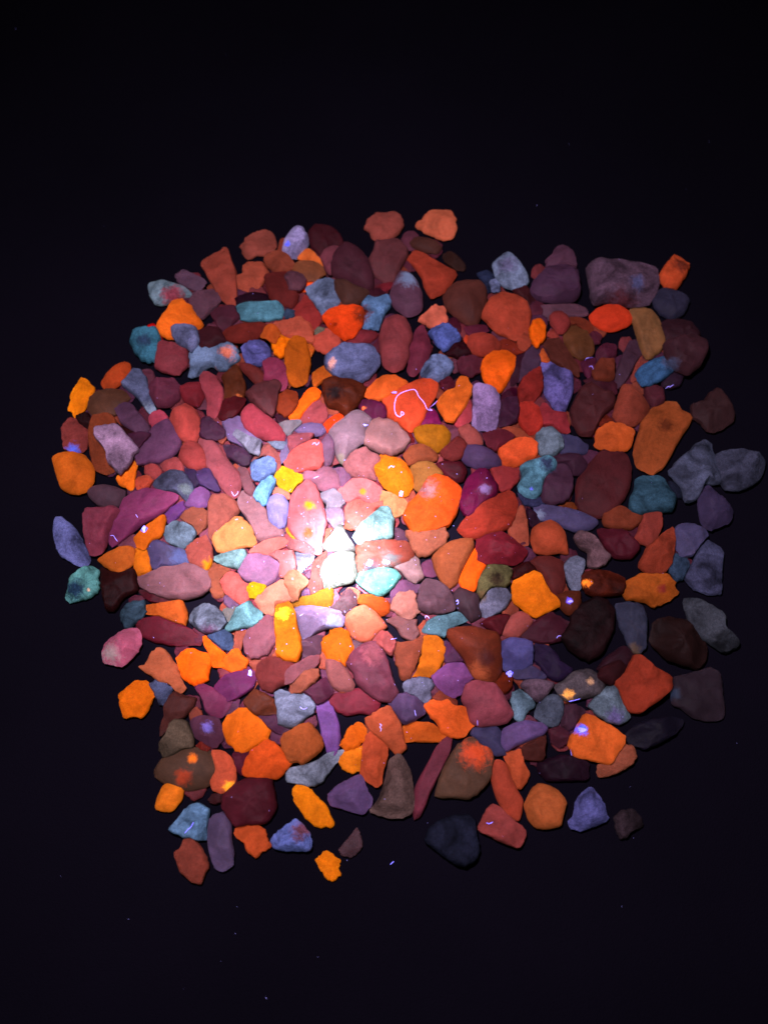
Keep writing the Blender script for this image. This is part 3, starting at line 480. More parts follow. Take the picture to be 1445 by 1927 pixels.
3 q 117,44,81 - 1 0.829,0.317,0.714|674,766 684,756 704,756 720,762 728,778 724,788 708,792 696,788 686,782|glossy plum bead~upper right of the pale pinkish lobed stone
4 o 224,95,36 - 1 0.602,0.582,0.524|822,758 838,738 856,734 858,720 868,707 880,716 888,732 880,758 866,776 852,796 838,790 828,776|orange boot shaped stone~left of the lilac white brick crystal
3 q 142,33,88 - 0 0.927,0.586,0.978|788,800 800,782 818,772 830,800 810,802|crimson pink filler~
5 o 194,109,32 - 1 0.827,0.796,0.182|780,808 792,802 812,800 834,802 846,814 846,828 836,844 822,852 808,844 788,832 782,822|smooth amber yellow pebble~lower right of the coral stone under looped thread
4 q 197,148,174 - 1 1.05,1.05,1.09|618,814 630,800 648,788 660,776 674,773 688,780 700,790 696,800 688,814 688,830 674,840 660,852 648,872 640,870 632,856 628,834|pale pinkish grey twin lobed stone~just below the brown stone with black eye
4 q 206,137,146 - 1 1.03,0.998,1.02|688,818 696,798 708,789 730,792 744,796 756,810 774,826 766,838 754,850 738,858 716,854 700,844 686,838|peach coloured blunt star~right of the pale pinkish lobed stone
4 o 245,141,153 - 1 0.941,0.937,0.966|646,872 658,856 676,846 686,843 700,852 716,860 712,876 704,888 708,902 688,902 668,898 652,890|salmon pink pebble tucked under a pale star~just above the coral cap with yellow spot
5 o 255,163,15 - 1 0.953,0.831,0.08|697,878 708,868 718,858 730,856 744,862 760,870 772,884 780,898 776,916 766,932 748,936 734,926 720,914 712,898 706,888|flaming yellow orange gem shaped stone~upper right of the coral cap with yellow spot
3 o 183,88,63 - 1 0.977,0.874,0.79|760,856 772,840 792,836 810,844 822,856 820,868 796,870 770,876 764,866|brown orange pebble~lower left of the smooth amber pebble
3 o 126,47,49 - 1 1.02,0.792,0.781|828,850 844,836 860,822 874,828 878,840 868,862 854,867 836,862|dull brown red pebble~lower right of the smooth amber pebble
4 o 217,129,73 - 1 0.931,0.932,0.814|772,880 784,870 800,867 816,874 832,890 828,906 810,916 792,928 780,920 778,900|amber orange disc half buried~right of the flaming yellow orange stone
5 o 252,118,51 - 1 0.795,0.806,0.542|766,952 780,940 792,922 802,904 814,896 834,898 850,906 868,920 866,940 858,966 844,990 818,1000 792,1002 780,1010 768,990 758,976|large glowing orange boulder with pale top~just above the crinkled orange red lump
3 q 94,38,49 - 1 0.843,0.122,0.434|818,874 840,868 868,870 878,886 870,906 856,910 836,896|maroon rounded pebble~lower left of the purple oval pebble
4 q 243,150,187 - 1 0.985,0.945,0.999|594,890 608,879 622,880 636,892 642,906 636,920 620,924 604,924 588,910 572,902 574,886|rosy pink glossy pebble~right of the brilliant yellow nugget
5 o 255,171,179 - 1 1,0.889,0.963|638,924 652,908 666,900 688,902 706,910 718,922 720,938 712,950 696,950 674,940 656,946 646,940|glossy coral cap with a yellow spot~lower left of the flaming yellow orange stone
3 q 203,132,181 - 0 0.935,0.841,0.961|624,882 646,882 662,896 652,910 642,918 638,896|mauve pink filler~
4 o 255,192,137 - 1 0.992,1.03,1.02|718,924 732,928 746,936 760,938 766,952 760,968 744,974 724,970 716,948|orange yellow piece lit from the side~upper right of the pale mint green stone
4 o 255,181,174 - 1 1,0.675,0.661|650,958 656,944 676,942 696,950 718,944 720,954 706,960 704,978 684,998 664,994 650,978|pale coral slab beside a yellow spotted cap~just below the coral cap with yellow spot
3 q 244,212,248 - 0 0.812,0.832,0.852|602,930 622,922 640,928 648,946 638,958 618,960|hot pink crumbled piece~
2 q 80,25,39 - 0 0.919,0.614,0.75|828,716 846,710 856,728 840,736 830,732|black maroon nib~
2 q 130,51,62 - 0 1,0.08,0.08|758,812 772,816 780,830 774,840 764,846|dark coral bit~
3 o 251,91,32 - 0 0.964,0.751,0.08|610,798 624,786 640,780 648,784 636,802 618,815|orange sliver~
5 r 94,99,142 - 1 0.964,0.952,0.981|793,696 806,680 818,670 836,672 850,684 852,696 840,710 828,719 810,714 794,709|blue grey blunt stone~lower right of the crimson spear
5 r 133,99,151 - 1 1.02,1.01,1.03|890,728 895,722.4 910,726 930,732 939,744 940,760 943.6,768 938,782 936,800 928,811 916,810 906,809 898,810 888,800 889,778 890,756|lilac white brick shaped crystal~right of the orange boot shaped stone
2 q 60,28,48 - 1 0.814,0.6,0.771|940,758 956,750 972,750 976,774 972,794 954,800 938,802 938,782|dim plum block~right of the lilac white brick crystal
4 o 143,58,42 - 0 0.985,1.04,0.974|946,808 960,803 976,806 990,814 1001,824 992,828 980,826 968,822|brown flake with a cream edge~
3 q 92,30,43 - 1 0.795,0.602,0.701|909,816 928,812 950,810 968,820 964,828 948,840 932,848 918,840|dark rose triangle~upper right of the purple oval pebble
4 o 217,77,42 - 1 0.722,0.683,0.675|936,850 950,838 972,828 996,828 1008,836 1010,854 1000,864 980,874 972,878 946,878|orange block with a red right face~upper left of the turquoise two lobed stone
5 q 84,57,95 - 1 0.804,0.751,0.869|867,850 874,840 886,838 906,840 922,848 936,858 946,870 938,880 916,882 896,882 878,876 870,864|purple oval pebble~just above the crimson ridged stone
3 o 139,44,49 - 1 1.03,0.891,0.938|922,882 946,878 976,878 980,892 972,908 958,922 940,924 930,906|dark red slab~left of the turquoise two lobed stone
5 q 126,36,76 - 1 0.745,0.0923,0.664|864,950 870,924 878,902 894,888 912,884 920,892 930,908 936,920 934,934 914,946 898,958 892,978 876,974|crimson double ridged stone~upper left of the rust orange shell shaped stone
5 r 99,103,125 - 1 0.755,0.771,0.783|1007,826 1010,810 1020,806 1034,806 1048,816 1056,830 1058,842 1046,854 1028,858 1016,856 1010,842|pale grey teal cube~just above the turquoise two lobed stone
3 q 56,48,78 - 1 0.685,0.669,0.776|1052,818 1064,818 1086,826 1106,842 1102,854 1084,856 1064,856 1052,854 1057,840|violet grey dim slab~right of the pale grey teal cube
5 r 72,103,128 - 1 1.19,1.22,1.24|978,880 990,870 1010,864 1028,858 1040,862 1046,872 1044,884 1030,896 1022,906 1018,928 1006,938 988,934 978,926 974,914 982,900|turquoise two lobed stone with a blue glint~just below the pale grey teal cube
4 q 66,38,57 - 1 0.786,0.645,0.746|1024,900 1040,884 1056,872 1068,878 1076,896 1076,920 1070,938 1052,948 1034,950 1020,942 1018,920|dark plum slab~lower right of the turquoise two lobed stone
3 q 53,28,44 - 1 0.752,0.621,0.716|1044,860 1068,854 1090,856 1102,870 1104,882 1090,894 1076,894 1066,874 1048,872|dark plum pebble with two white specks~lower right of the pale grey teal cube
3 r 45,42,73 - 0 1,1,1.06|974,928 988,936 1018,936 1024,948 1004,954 984,950|dark blue rim of a buried stone~
5 q 71,29,35 - 1 0.697,0.515,0.546|1082,922 1086,900 1098,888 1110,870 1130,848 1148,843 1168,848 1180,860 1188,882 1184,914 1174,940 1156,960 1130,976 1100,970 1084,950|very large dark brown slab~just below the bright orange rounded chunk
3 o 174,60,73 - 0 0.867,0.832,0.864|856,754 880,750 888,766 886,794 870,804 860,806 848,790|red coral slope~
4 o 168,76,75 - 0 0.891,0.904,0.896|862,808 880,798 896,810 906,824 907,836 892,840 878,836 868,822|dull salmon oval~
2 q 56,18,36 - 0 0.947,0.284,0.655|946,742 964,730 974,734 972,750 954,750 942,754|dark maroon nub~
2 q 80,31,45 - 1 0.796,0.619,0.727|860,678 888,672 908,680 904,700 886,710 864,700|dark plum stone with a tiny fibre~left of the bright orange upright lozenge
5 r 41,61,80 - 1 0.856,0.888,0.929|1181,952 1186,936 1192,924 1196,904 1206,897 1224,898 1242,896 1250,910 1258,926 1268,936 1264,962 1248,964 1230,964 1214,968 1194,966 1186,960|dark teal trapezoid stone~right of the very large dark brown slab
3 o 108,45,33 - 1 0.726,0.656,0.621|1134,970 1152,960 1166,952 1178,960 1190,970 1208,974 1198,988 1182,998 1160,996 1134,990|brown orange wedge with tiny sparkles~lower left of the dark teal trapezoid
4 o 121,46,42 - 1 0.845,0.769,0.777|1192,1014 1200,1000 1208,970 1224,966 1242,966 1244,986 1238,1006 1228,1024 1216,1028 1200,1020|rust orange strip~just below the dark teal trapezoid
4 r 58,57,79 - 1 0.987,0.965,1.01|1259,888 1268,872 1284,858 1298,850 1302,840 1324,830 1336,836 1342,852 1346,868 1350,898 1352,910 1340,912 1328,906 1318,920 1314,934 1302,943 1288,943 1284,928 1280,912 1266,902|grey blue knobbly cluster on the right rim~lower right of the big amber brown slab
4 r 47,45,63 - 1 0.864,0.837,0.892|1342,868 1350,854 1374,849 1400,852 1422,858 1438,872 1434,892 1422,908 1400,920 1382,924 1364,921 1354,910 1346,892|violet grey boulder furthest right~right of the grey knobbly cluster
4 q 50,38,65 - 1 0.673,0.633,0.711|1314,934 1320,920 1334,914 1350,930 1368,944 1378,962 1372,982 1350,992 1338,998 1320,990 1314,960|dark violet pyramid~lower right of the grey knobbly cluster
4 q 67,58,91 - 1 0.722,0.682,0.78|1270,994 1280,988 1302,989 1318,998 1330,1006 1326,1014 1314,1028 1300,1048 1280,1046 1270,1028|lilac crystal with a pointed right end~upper left of the tall blue grey slab
3 q 70,22,34 - 1 0.711,0.47,0.575|1122,998 1146,996 1174,1000 1194,1020 1202,1032 1186,1052 1158,1052 1136,1030|dark maroon rounded stone~just above the dark stone with orange spot
1 r 24,24,39 - 0 0.893,0.927,1|1258,906 1280,914 1286,936 1272,936 1260,920|black blue pebble~
4 r 88,86,141 - 1 1.03,1.01,1.03|102,1000 108,974 116,972.4 128,982 142,994 152,1010 164,1032 170,1048 169,1060 160,1066 148,1063 136,1058 116,1048 106,1026|periwinkle blue crystal on its own at the left edge~
4 r 75,117,124 - 1 1.33,1.34,1.33|127,1114 133,1106 133,1088 146,1076 162,1067 178,1067 187,1074 186,1090 188,1098 184,1112 174,1122 160,1128 132,1133 127,1124|teal green mottled flake at the left edge~just below the lone periwinkle crystal
3 q 119,48,67 - 1 0.791,0.677,0.767|160,974 168,960 186,960 218,956 230,964 218,984 204,1004 202,1020 194,1040 178,1046 169,1042 164,1020 161,996|rose block left of a huge plum wedge~upper right of the lone periwinkle crystal
3 o 192,88,36 - 1 0.612,0.579,0.48|186,1054 202,1044 226,1032 250,1030 254,1040 254,1060 228,1080 210,1074 194,1062|orange edge lit under a plum wedge~lower left of the orange piece with blue spot
3 o 243,116,22 - 1 0.679,0.671,0.08|254,1034 266,1030 276,1032 282,1048 286,1064 284,1076 270,1080 260,1083 254,1068|small upright orange bar~left of the lilac stone with pale blue end
4 o 238,105,30 - 1 0.791,0.757,0.08|254,1014 270,996 290,982 308,970 313,980 308,1000 302,1012 282,1020 276,1032 260,1030|orange piece with a bright blue square of light~left of the pale grey blue pentagon
5 r 129,139,169 - 1 1.23,1.27,1.29|307,1002 312,994 330,982 350,984 368,998 368,1008 348,1033 330,1028 312,1016|pale grey blue pentagon stone~upper right of the lilac stone with pale blue end
4 q 109,92,138 - 1 0.701,0.654,0.818|282,1034 290,1020 306,1020 326,1032 348,1036 355,1044 354,1058 334,1068 310,1068 294,1078 286,1064|lilac stone with a pale blue right end~lower left of the pale grey blue pentagon
5 q 178,113,130 - 1 0.92,0.85,0.88|258,1092 266,1084 286,1078 308,1067 330,1068 352,1061 366,1064 390,1072 398,1092 396,1108 374,1124 346,1129 322,1128 290,1118 268,1106|large peach coloured boat shaped stone~just below the lilac stone with pale blue end
1 q 45,19,23 - 1 0.627,0.08,0.08|190,1068 210,1076 230,1080 254,1068 262,1112 234,1124 216,1150 202,1148 194,1116|blackish brown slab in shadow~right of the teal green mottled flake
4 r 51,65,84 - 1 1.34,1.38,1.44|229,1150 242,1136 252,1131 274,1133 276,1156 256,1172 248,1182 236,1182 230,1166|dark slate blue crusty stone~just above the pink rounded pyramid
4 o 240,105,49 - 1 0.839,0.789,0.577|268,1146 274,1139 298,1137 326,1132 344,1130 348,1142 353,1160 350,1177 330,1172 302,1160 276,1156|orange arrow pointing left~just below the large peach boat shaped stone
3 q 119,45,61 - 1 1,0.445,0.63|256,1172 276,1163 300,1160 326,1170 356,1182 380,1198 378,1214 356,1214 330,1216 290,1208 266,1196|maroon plum slab with an orange fleck~just below the orange arrow pointing left
3 q 89,33,49 - 0 0.923,0.08,0.42|262,1110 278,1112 310,1126 326,1130 300,1135 282,1132 268,1120|thin maroon piece~
4 o 174,85,115 - 1 0.836,0.739,0.808|192,1232 198,1212 214,1198 230,1188 254,1182 264,1189 266,1212 260,1224 248,1240 230,1254 214,1250 198,1248|pink rounded pyramid at the left rim~upper left of the salmon orange star chip
3 o 200,105,89 - 1 0.82,0.738,0.703|340,974 354,960 378,952 390,966 390,990 370,1008 366,990 346,982|coral orange slab with a lit top~upper right of the pale grey blue pentagon
4 q 132,70,146 - 0 0.942,0.77,0.982|312,968 326,954 344,944 350,960 338,972 322,984 314,982|purple edge piece~
4 o 232,120,112 - 1 0.837,0.778,0.764|392,948 400,933 418,932 428,932 446,946 452,964 438,980 426,992 408,1020 394,1014|coral orange upright slab with sparkles~upper left of the apricot mushroom nugget
4 o 229,106,98 - 1 0.862,0.79,0.816|352,1032 368,1016 388,1008 398,1028 402,1048 396,1068 390,1073 374,1068 356,1058|red orange stone with a yellow lower corner~lower right of the pale grey blue pentagon
5 o 255,200,129 - 1 0.96,0.861,0.823|401,1020 402,1008 420,994 424,982 444,973 462,980 472,992 478,1000 482,1020 478,1029 458,1030 438,1038 410,1041 406,1030|bright apricot mushroom shaped nugget~just above the pale aqua wedge
3 o 223,115,93 - 1 0.847,0.766,0.714|392,1072 402,1060 418,1066 434,1074 416,1090 416,1104 424,1116 418,1123 404,1124 396,1112|deep orange vertical slab~lower left of the pale aqua wedge
5 r 180,217,235 - 1 1.18,1.2,1.19|401,1050 418,1042 440,1038 462,1034 464,1046 458,1060 450,1071 434,1068 416,1062|pale aqua wedge with bright facet~just below the apricot mushroom nugget
5 o 254,137,135 - 1 0.921,1.06,1.08|415,1096 426,1080 438,1076 450,1082 458,1096 468,1100 471,1124 462,1136 454,1138 438,1128 424,1116|smooth coral pink oval~just below the pale aqua wedge
5 q 244,164,223 - 1 0.913,0.878,0.941|448,1078 458,1058 470,1043 490,1044 506,1048 528,1058 526,1072 518,1096 500,1104 482,1098 464,1094|pink purple square slab with violet glints~right of the pale aqua wedge
5 o 255,227,29 - 0 1.11,1.19,0.08|466,1106 474,1097 488,1098 500,1104 494,1114 480,1128 470,1122|small brilliant yellow chip~
4 o 255,171,168 - 1 0.878,0.783,0.785|469,1040 480,1028 502,1016 522,1012 544,1012 546,1018 534,1030 516,1038 506,1046 490,1042|coral orange sliver pointing right~upper right of the pink purple square slab
3 o 255,185,199 - 0 0.925,1.01,1.02|540,1028 552,1016 570,1018 590,1032 588,1044 566,1040 546,1034|dull coral piece~
5 q 255,191,198 - 1 0.857,0.585,0.705|542,988 544,960 550,932 566,916 580,904 594,914 602,932 612,960 616,986 608,1010 606,1038 596,1044 582,1032 566,1018 550,1008|tall pinkish stone with glowing yellow core~right of the lilac glinting pebble
4 o 255,206,88 - 0 1,0.951,0.436|539,998 544,992 558,1004 566,1014 550,1013|yellow orange sliver~
4 q 255,189,200 - 1 0.775,0.679,0.676|506,1044 530,1038 552,1038 558,1052 558,1072 542,1080 534,1088 526,1086 528,1060|salmon block with a pale right side~right of the pink purple square slab
4 r 245,242,255 - 0 1.64,1.56,1.16|556,1040 570,1044 592,1045 588,1058 576,1070 568,1077 558,1070 558,1054|pale lilac triangle~
5 o 255,206,172 - 1 1,0.966,0.913|536,1086 540,1078 554,1073 566,1080 579,1092 576,1104 566,1112 562,1130 550,1132 542,1112 536,1100|peach orange nugget~upper left of the yellow orange curved wedge
4 o 255,193,169 - 1 1.1,1,0.999|480,1130 494,1116 516,1102 530,1092 542,1100 550,1132 538,1136 520,1140 518,1160 498,1154 486,1142|glowing peach orange block~lower right of the pink purple square slab
5 r 149,201,224 - 1 1.26,1.28,1.29|426,1182 440,1160 446,1144 462,1138 472,1132 480,1144 494,1154 494,1164 478,1178 450,1184 430,1188|bright aqua rough stone~right of the greyish mauve stone
4 r 132,127,158 - 1 1.38,1.51,1.51|358,1172 362,1152 384,1135 406,1142 420,1156 426,1174 412,1188 388,1194 372,1184|greyish mauve many sided stone~left of the bright aqua rough stone
4 r 91,103,152 - 0 0.826,0.889,0.92|390,1198 404,1194 426,1184 438,1200 440,1220 430,1226 416,1220|blue grey wedge~
3 q 172,118,165 - 0 0.98,0.867,1.02|422,1126 428,1120 446,1136 454,1140 434,1146 424,1136|mauve nib~
2 q 165,148,153 - 0 1.1,1.13,1.12|420,1148 434,1142 444,1144 434,1170 424,1168|olive cream sliver~
4 q 210,121,145 - 1 0.942,0.82,0.875|470,1182 490,1166 508,1154 518,1166 520,1190 522,1208 504,1232 474,1240 462,1228 458,1204|rosy red slab left of a yellow core stone~left of the amber bar with cavity
3 o 223,110,98 - 0 1.05,0.969,0.887|442,1200 446,1184 462,1180 472,1182 462,1200 454,1224 440,1220|coral orange wedge with violet fibre~
5 o 255,164,30 - 1 1,0.899,0.08|518,1162 520,1140 536,1133 548,1136 556,1156 560,1180 568,1204 566,1232 556,1244 536,1240 520,1232 520,1200 517,1180|amber bar with glowing yellow top and a small cavity~
5 o 255,209,60 - 1 1,0.968,0.08|550,1136 566,1124 586,1122 606,1110 626,1108 627,1122 620,1142 616,1146 590,1143 558,1144|yellow orange curved wedge under the white stone~just above the lilac wedge with glowing end
5 q 222,180,245 - 1 0.74,0.692,0.722|556,1144 566,1140 590,1142 616,1146 640,1152 650,1166 644,1180 620,1182 598,1189 578,1202 568,1200 562,1170|lilac wedge with a pale glowing right end~just below the yellow orange curved wedge
4 o 255,191,191 - 1 1.08,0.89,0.818|588,1060 600,1048 616,1036 622,1042 608,1064 606,1084 608,1100 608,1112 590,1120 578,1108 586,1086|coral sliver beside the white stone~left of the brilliant white boulder
3 q 236,169,220 - 0 0.753,0.55,0.681|570,1078 584,1072 586,1086 580,1090|pink purple bit~
3 q 218,148,209 - 0 0.955,0.855,1|564,1120 574,1106 582,1110 584,1122|magenta bit~
4 q 243,162,183 - 1 0.893,0.868,0.884|448,952 450,936 458,925 474,932 490,946 504,962 506,980 522,994 536,1000 534,1010 510,1012 486,1018 478,1000 466,978|salmon pink slab running down to the right~left of the lilac glinting pebble
5 q 227,200,255 - 1 1.12,1.12,0.905|504,948 510,936 522,930 536,936 544,950 542,972 536,990 526,994 508,982 504,964|lilac pebble sprinkled with violet glints~lower right of the bright cyan pointed stone
4 o 255,215,186 - 0 0.932,0.837,0.818|610,1000 622,994 628,996 618,1010 612,1018|small orange crumb~
5 r 255,255,255 - 1 1,0.952,1|605,1032 620,1012 636,992 643,990 652,1008 666,1028 667,1038 640,1040 622,1040|white glowing triangular stone at the torch spot~just above the brilliant white boulder
6 r 255,255,255 - 1 1,1.05,1|604,1076 608,1058 624,1044 650,1041 666,1042 670,1060 673,1086 660,1098 632,1106 610,1108 606,1092|brilliant white boulder at the torch spot~just below the white triangular stone
5 r 235,255,255 - 1 1.23,0.865,1|666,1012 672,994 690,978 708,964 716,956 732,955 740,976 740,1000 738,1014 712,1016 690,1018 678,1024|pale mint green stone~just above the salmon slab with speckled edge
6 q 255,187,183 - 1 1.05,0.677,0.502|670,1040 672,1026 690,1016 716,1010 732,1016 748,1019 768,1020 776,1036 779,1046 768,1060 748,1067 722,1070 696,1078 674,1080 670,1060|salmon slab with a grey speckled lower edge~just above the pale aqua triangular lump
5 r 219,255,255 - 1 1.21,1.23,1.26|671,1092 676,1080 696,1074 724,1070 744,1074 755,1084 746,1096 736,1110 720,1122 708,1123 690,1112 674,1100|pale aqua triangular lump~just below the salmon slab with speckled edge
4 q 255,220,255 - 0 0.546,0.94,0.562|612,960 624,956 642,956 648,978 644,992 630,994 618,982|pink lilac cube~
4 q 234,169,181 - 1 0.892,0.902,0.924|740,1070 760,1058 774,1042 788,1056 795,1084 794,1090 780,1098 766,1090 756,1076|rose pink wedge~lower left of the crinkled orange red lump
4 o 234,128,105 - 1 0.838,0.781,0.756|762,1000 780,1002 796,992 816,983 836,994 842,1006 840,1024 824,1032 808,1046 788,1048 774,1032|crinkled orange red lump~upper left of the smooth orange half dome
5 o 211,106,72 - 1 0.895,0.818,0.738|813,1048 828,1032 846,1020 870,1014 890,1016 890,1032 880,1052 868,1076 860,1098 846,1107 830,1094 818,1072|smooth orange half dome~upper left of the bright orange lens
4 q 131,88,106 - 1 1.04,0.946,1|784,1130 790,1106 800,1092 820,1094 840,1106 852,1126 856,1146 836,1154 810,1156 790,1150|muted mauve brown mound~just above the curved aqua bar
5 o 250,158,151 - 1 0.953,0.847,0.849|734,1146 740,1132 748,1116 756,1110 776,1112 782,1120 782,1132 789,1148 780,1160 772,1168 756,1164 748,1156|small pale coral tooth shaped chip~left of the muted mauve brown mound
3 q 188,117,167 - 0 0.735,0.615,0.755|736,1112 748,1096 766,1092 780,1100 792,1100 784,1116 770,1112 748,1122 738,1132|mauve red backing slab~
5 o 255,166,133 - 1 0.874,0.859,0.82|648,1172 652,1158 668,1144 686,1139 704,1150 720,1168 728,1180 708,1192 696,1206 678,1208 662,1198 654,1182|large smooth glowing orange pebble~upper right of the coarse bright orange oval
4 o 255,131,54 - 1 0.883,0.868,0.08|674,1136 680,1118 704,1120 720,1124 733,1136 728,1152 716,1161 706,1154 690,1142|orange chip behind a smooth pebble~just below the pale aqua triangular lump
4 q 208,148,170 - 1 0.946,0.766,0.819|620,1146 636,1132 646,1116 658,1108 670,1122 671,1140 660,1154 648,1160|dusky coral leaf~upper left of the large smooth orange pebble
5 r 105,136,160 - 1 0.987,1.01,1.02|795,1190 802,1174 814,1162 840,1158 858,1152 876,1158 880,1168 858,1178 842,1186 838,1200 820,1194|curved aqua bar~just below the muted mauve brown mound
4 q 179,112,120 - 1 0.92,0.783,0.793|729,1170 744,1160 770,1168 784,1166 787,1196 780,1208 756,1200 748,1184|brick rose chunk~just below the pale coral tooth shaped chip
3 q 154,96,125 - 0 0.75,0.646,0.775|740,992 760,1000 770,1016 748,1018 742,1006|dark crimson filler~
4 o 166,53,43 - 1 1.03,0.885,0.802|860,998 874,976 892,956 916,942 936,930 956,924 966,930 974,948 972,964 960,994 944,1000 920,1008 902,1016 880,1014|large rust orange shell shaped stone~lower right of the crimson ridged stone
4 o 156,69,55 - 1 0.832,0.812,0.792|956,998 968,974 978,951 986,958 992,984 994,1026 980,1024 964,1014|tan orange upright slab~upper right of the dark red faceted pyramid
5 q 126,35,49 - 1 0.915,0.615,0.748|896,1018 906,1006 926,1000 946,1002 964,1014 980,1026 992,1036 982,1054 966,1064 944,1060 918,1062 898,1056|dark red faceted pyramid~just above the olive green mottled dome
5 o 255,113,22 - 1 0.885,0.88,0.08|862,1092 870,1070 884,1048 895,1031 899,1040 897,1056 915,1062 906,1078 898,1098 894,1110 882,1112 870,1106|bright orange lens beside a half dome~lower right of the smooth orange half dome
5 r 92,78,55 - 1 1.18,1.22,1.13|897,1100 906,1080 920,1062 948,1061 964,1072 960,1096 948,1108 926,1106 914,1116 906,1126 898,1116|olive green mottled dome~right of the bright orange lens
5 r 110,102,131 - 1 0.968,0.967,1.01|899,1146 908,1128 920,1112 940,1106 956,1112 962,1126 950,1144 936,1154 916,1164 906,1158|pale lilac stone under an olive dome~just below the olive green mottled dome
5 o 227,104,22 - 1 0.675,0.659,0.469|964,1096 988,1082 1004,1073.6 1016,1082 1024,1100 1032,1116 1044,1126 1055,1140 1032,1150 1006,1163 988,1150 966,1134 963,1116|vivid orange arrowhead block~right of the pale lilac stone under olive dome
5 o 157,61,41 - 1 0.871,0.844,0.815|998,1016 1002,994 1020,984 1034,980 1050,988 1062,1004 1066,1026 1068,1044 1052,1040 1032,1044 1006,1040|smooth orange brown bell~lower left of the lilac bar with pale tip
4 q 87,34,35 - 1 0.763,0.608,0.621|998,1058 1012,1048 1036,1048 1058,1056 1062,1072 1062,1100 1058,1114 1042,1120 1032,1108 1024,1090 1016,1080|dull brown red slab under an orange bell~left of the lilac tooth shaped lump
5 q 74,61,97 - 1 0.745,0.713,0.823|1004,956 1014,948 1030,952 1050,956 1076,960 1100,968 1124,982 1112,996 1086,1002 1062,996 1046,984 1016,980 1009,968|lilac bar with a pale left tip~upper right of the smooth orange brown bell
4 r 89,61,71 - 1 1.15,1.09,1.13|1080,1016 1086,1004 1100,1000 1118,1014 1130,1030 1138,1042 1148,1048 1136,1062 1118,1069 1104,1064 1106,1040 1090,1032|mauve block with pale ridge~upper right of the lilac tooth shaped lump
5 r 96,93,120 - 1 0.936,0.915,0.932|1059,1068 1068,1054 1082,1047 1098,1054 1099,1072 1090,1090 1094,1106 1078,1111 1070,1100 1064,1084|pale lilac lump shaped like a tooth~upper left of the dark stone with orange spot
4 d 62,22,13 - 1 0.927,0.583,0.08|1089,1090 1100,1078 1120,1074 1144,1076 1172,1086 1176,1108 1168,1120 1140,1122 1112,1122 1100,1114|dark brown stone with a glowing orange spot~lower right of the lilac tooth shaped lump
4 q 77,32,25 - 1 0.844,0.711,0.561|1048,1120 1072,1112 1090,1114 1092,1134 1084,1154 1068,1158 1052,1142|brown pebble with a violet spark~just below the lilac tooth shaped lump
2 q 55,18,23 - 0 0.665,0.08,0.302|964,1072 992,1056 1008,1074 984,1084 966,1092|black maroon nook~
4 o 153,68,67 - 1 0.773,0.755,0.792|948,1180 960,1160 976,1152 992,1156 1001,1170 992,1184 976,1198 960,1200 946,1194|dull salmon ball~lower right of the pale lilac stone under olive dome
4 q 64,29,41 - 1 0.698,0.422,0.54|978,1200 996,1178 1020,1160 1036,1152 1056,1164 1074,1174 1068,1200 1048,1208 1016,1212|dark mauve slab with tiny violet hooks~just below the vivid orange arrowhead block
3 q 80,25,33 - 0 1.14,0.614,0.767|902,1174 920,1162 948,1156 960,1160 948,1180 940,1200 926,1188|dark crimson pebble~
3 q 83,55,68 - 1 0.851,0.768,0.816|864,1106 880,1112 900,1120 902,1144 906,1160 886,1172 872,1156 860,1146 848,1126|dusty mauve pebble with blue lint~left of the pale lilac stone under olive dome
3 q 92,41,23 - 0 1.14,0.912,0.581|1050,952 1064,946 1076,946 1086,958 1072,960|brown sliver~
2 q 39,20,34 - 0 0.823,0.42,0.759|988,956 1008,968 1018,982 998,994|dark plum filler~
6 d 30,16,20 - 1 0.666,0.311,0.375|1070,1180 1074,1156 1094,1136 1120,1124 1140,1128 1156,1150 1154,1172 1148,1200 1130,1232 1110,1244 1086,1236 1064,1216 1052,1200|large nearly black stone~left of the grey violet tooth
5 o 119,43,31 - 1 0.783,0.715,0.717|1200,1066 1214,1034 1230,1018 1250,1002 1266,992 1270,1010 1266,1036 1260,1064 1250,1076 1228,1082 1214,1078|rust orange tall block beside a lilac crystal~just above the amber chunk with dark crevice
5 o 142,63,26 - 1 0.849,0.812,0.614|1172,1110 1180,1094 1202,1080 1230,1082 1254,1082 1262,1092 1268,1104 1275,1114 1264,1126 1246,1136 1226,1143 1214,1134 1194,1130 1176,1129|glowing amber chunk with a dark crevice~upper right of the grey violet tooth
4 r 41,50,72 - 1 0.833,0.859,0.916|1258,1074 1268,1044 1284,1044 1296,1060 1290,1078 1282,1092 1268,1094|small dark blue stone~left of the tall blue grey slab
4 r 53,50,76 - 1 0.989,0.974,1.03|1286,1088 1300,1064 1310,1042 1328,1018 1342,1024 1360,1040 1356,1070 1356,1118 1332,1118 1306,1110|tall blue grey slab at the right rim~just above the long grey outlier stone
4 r 50,48,59 - 1 0.843,0.839,0.88|1284,1136 1290,1126 1310,1126 1330,1138 1362,1156 1360,1184 1386,1206 1388,1218 1358,1229 1336,1212 1314,1200 1296,1182 1292,1160|long grey stone sticking out to the lower right~just below the tall blue grey slab
5 q 50,47,66 - 1 0.638,0.625,0.735|1156,1136 1180,1135 1202,1138 1210,1150 1215,1172 1213,1200 1213,1218 1202,1231 1190,1229 1180,1214 1174,1196 1164,1178|grey violet tooth with a pinkish tip~lower left of the amber chunk with dark crevice
3 q 31,17,18 - 1 0.628,0.489,0.517|1222,1210 1230,1170 1258,1160 1290,1170 1312,1198 1328,1212 1328,1238 1312,1260 1286,1252 1254,1242|big dark brown boulder~lower left of the long grey outlier stone
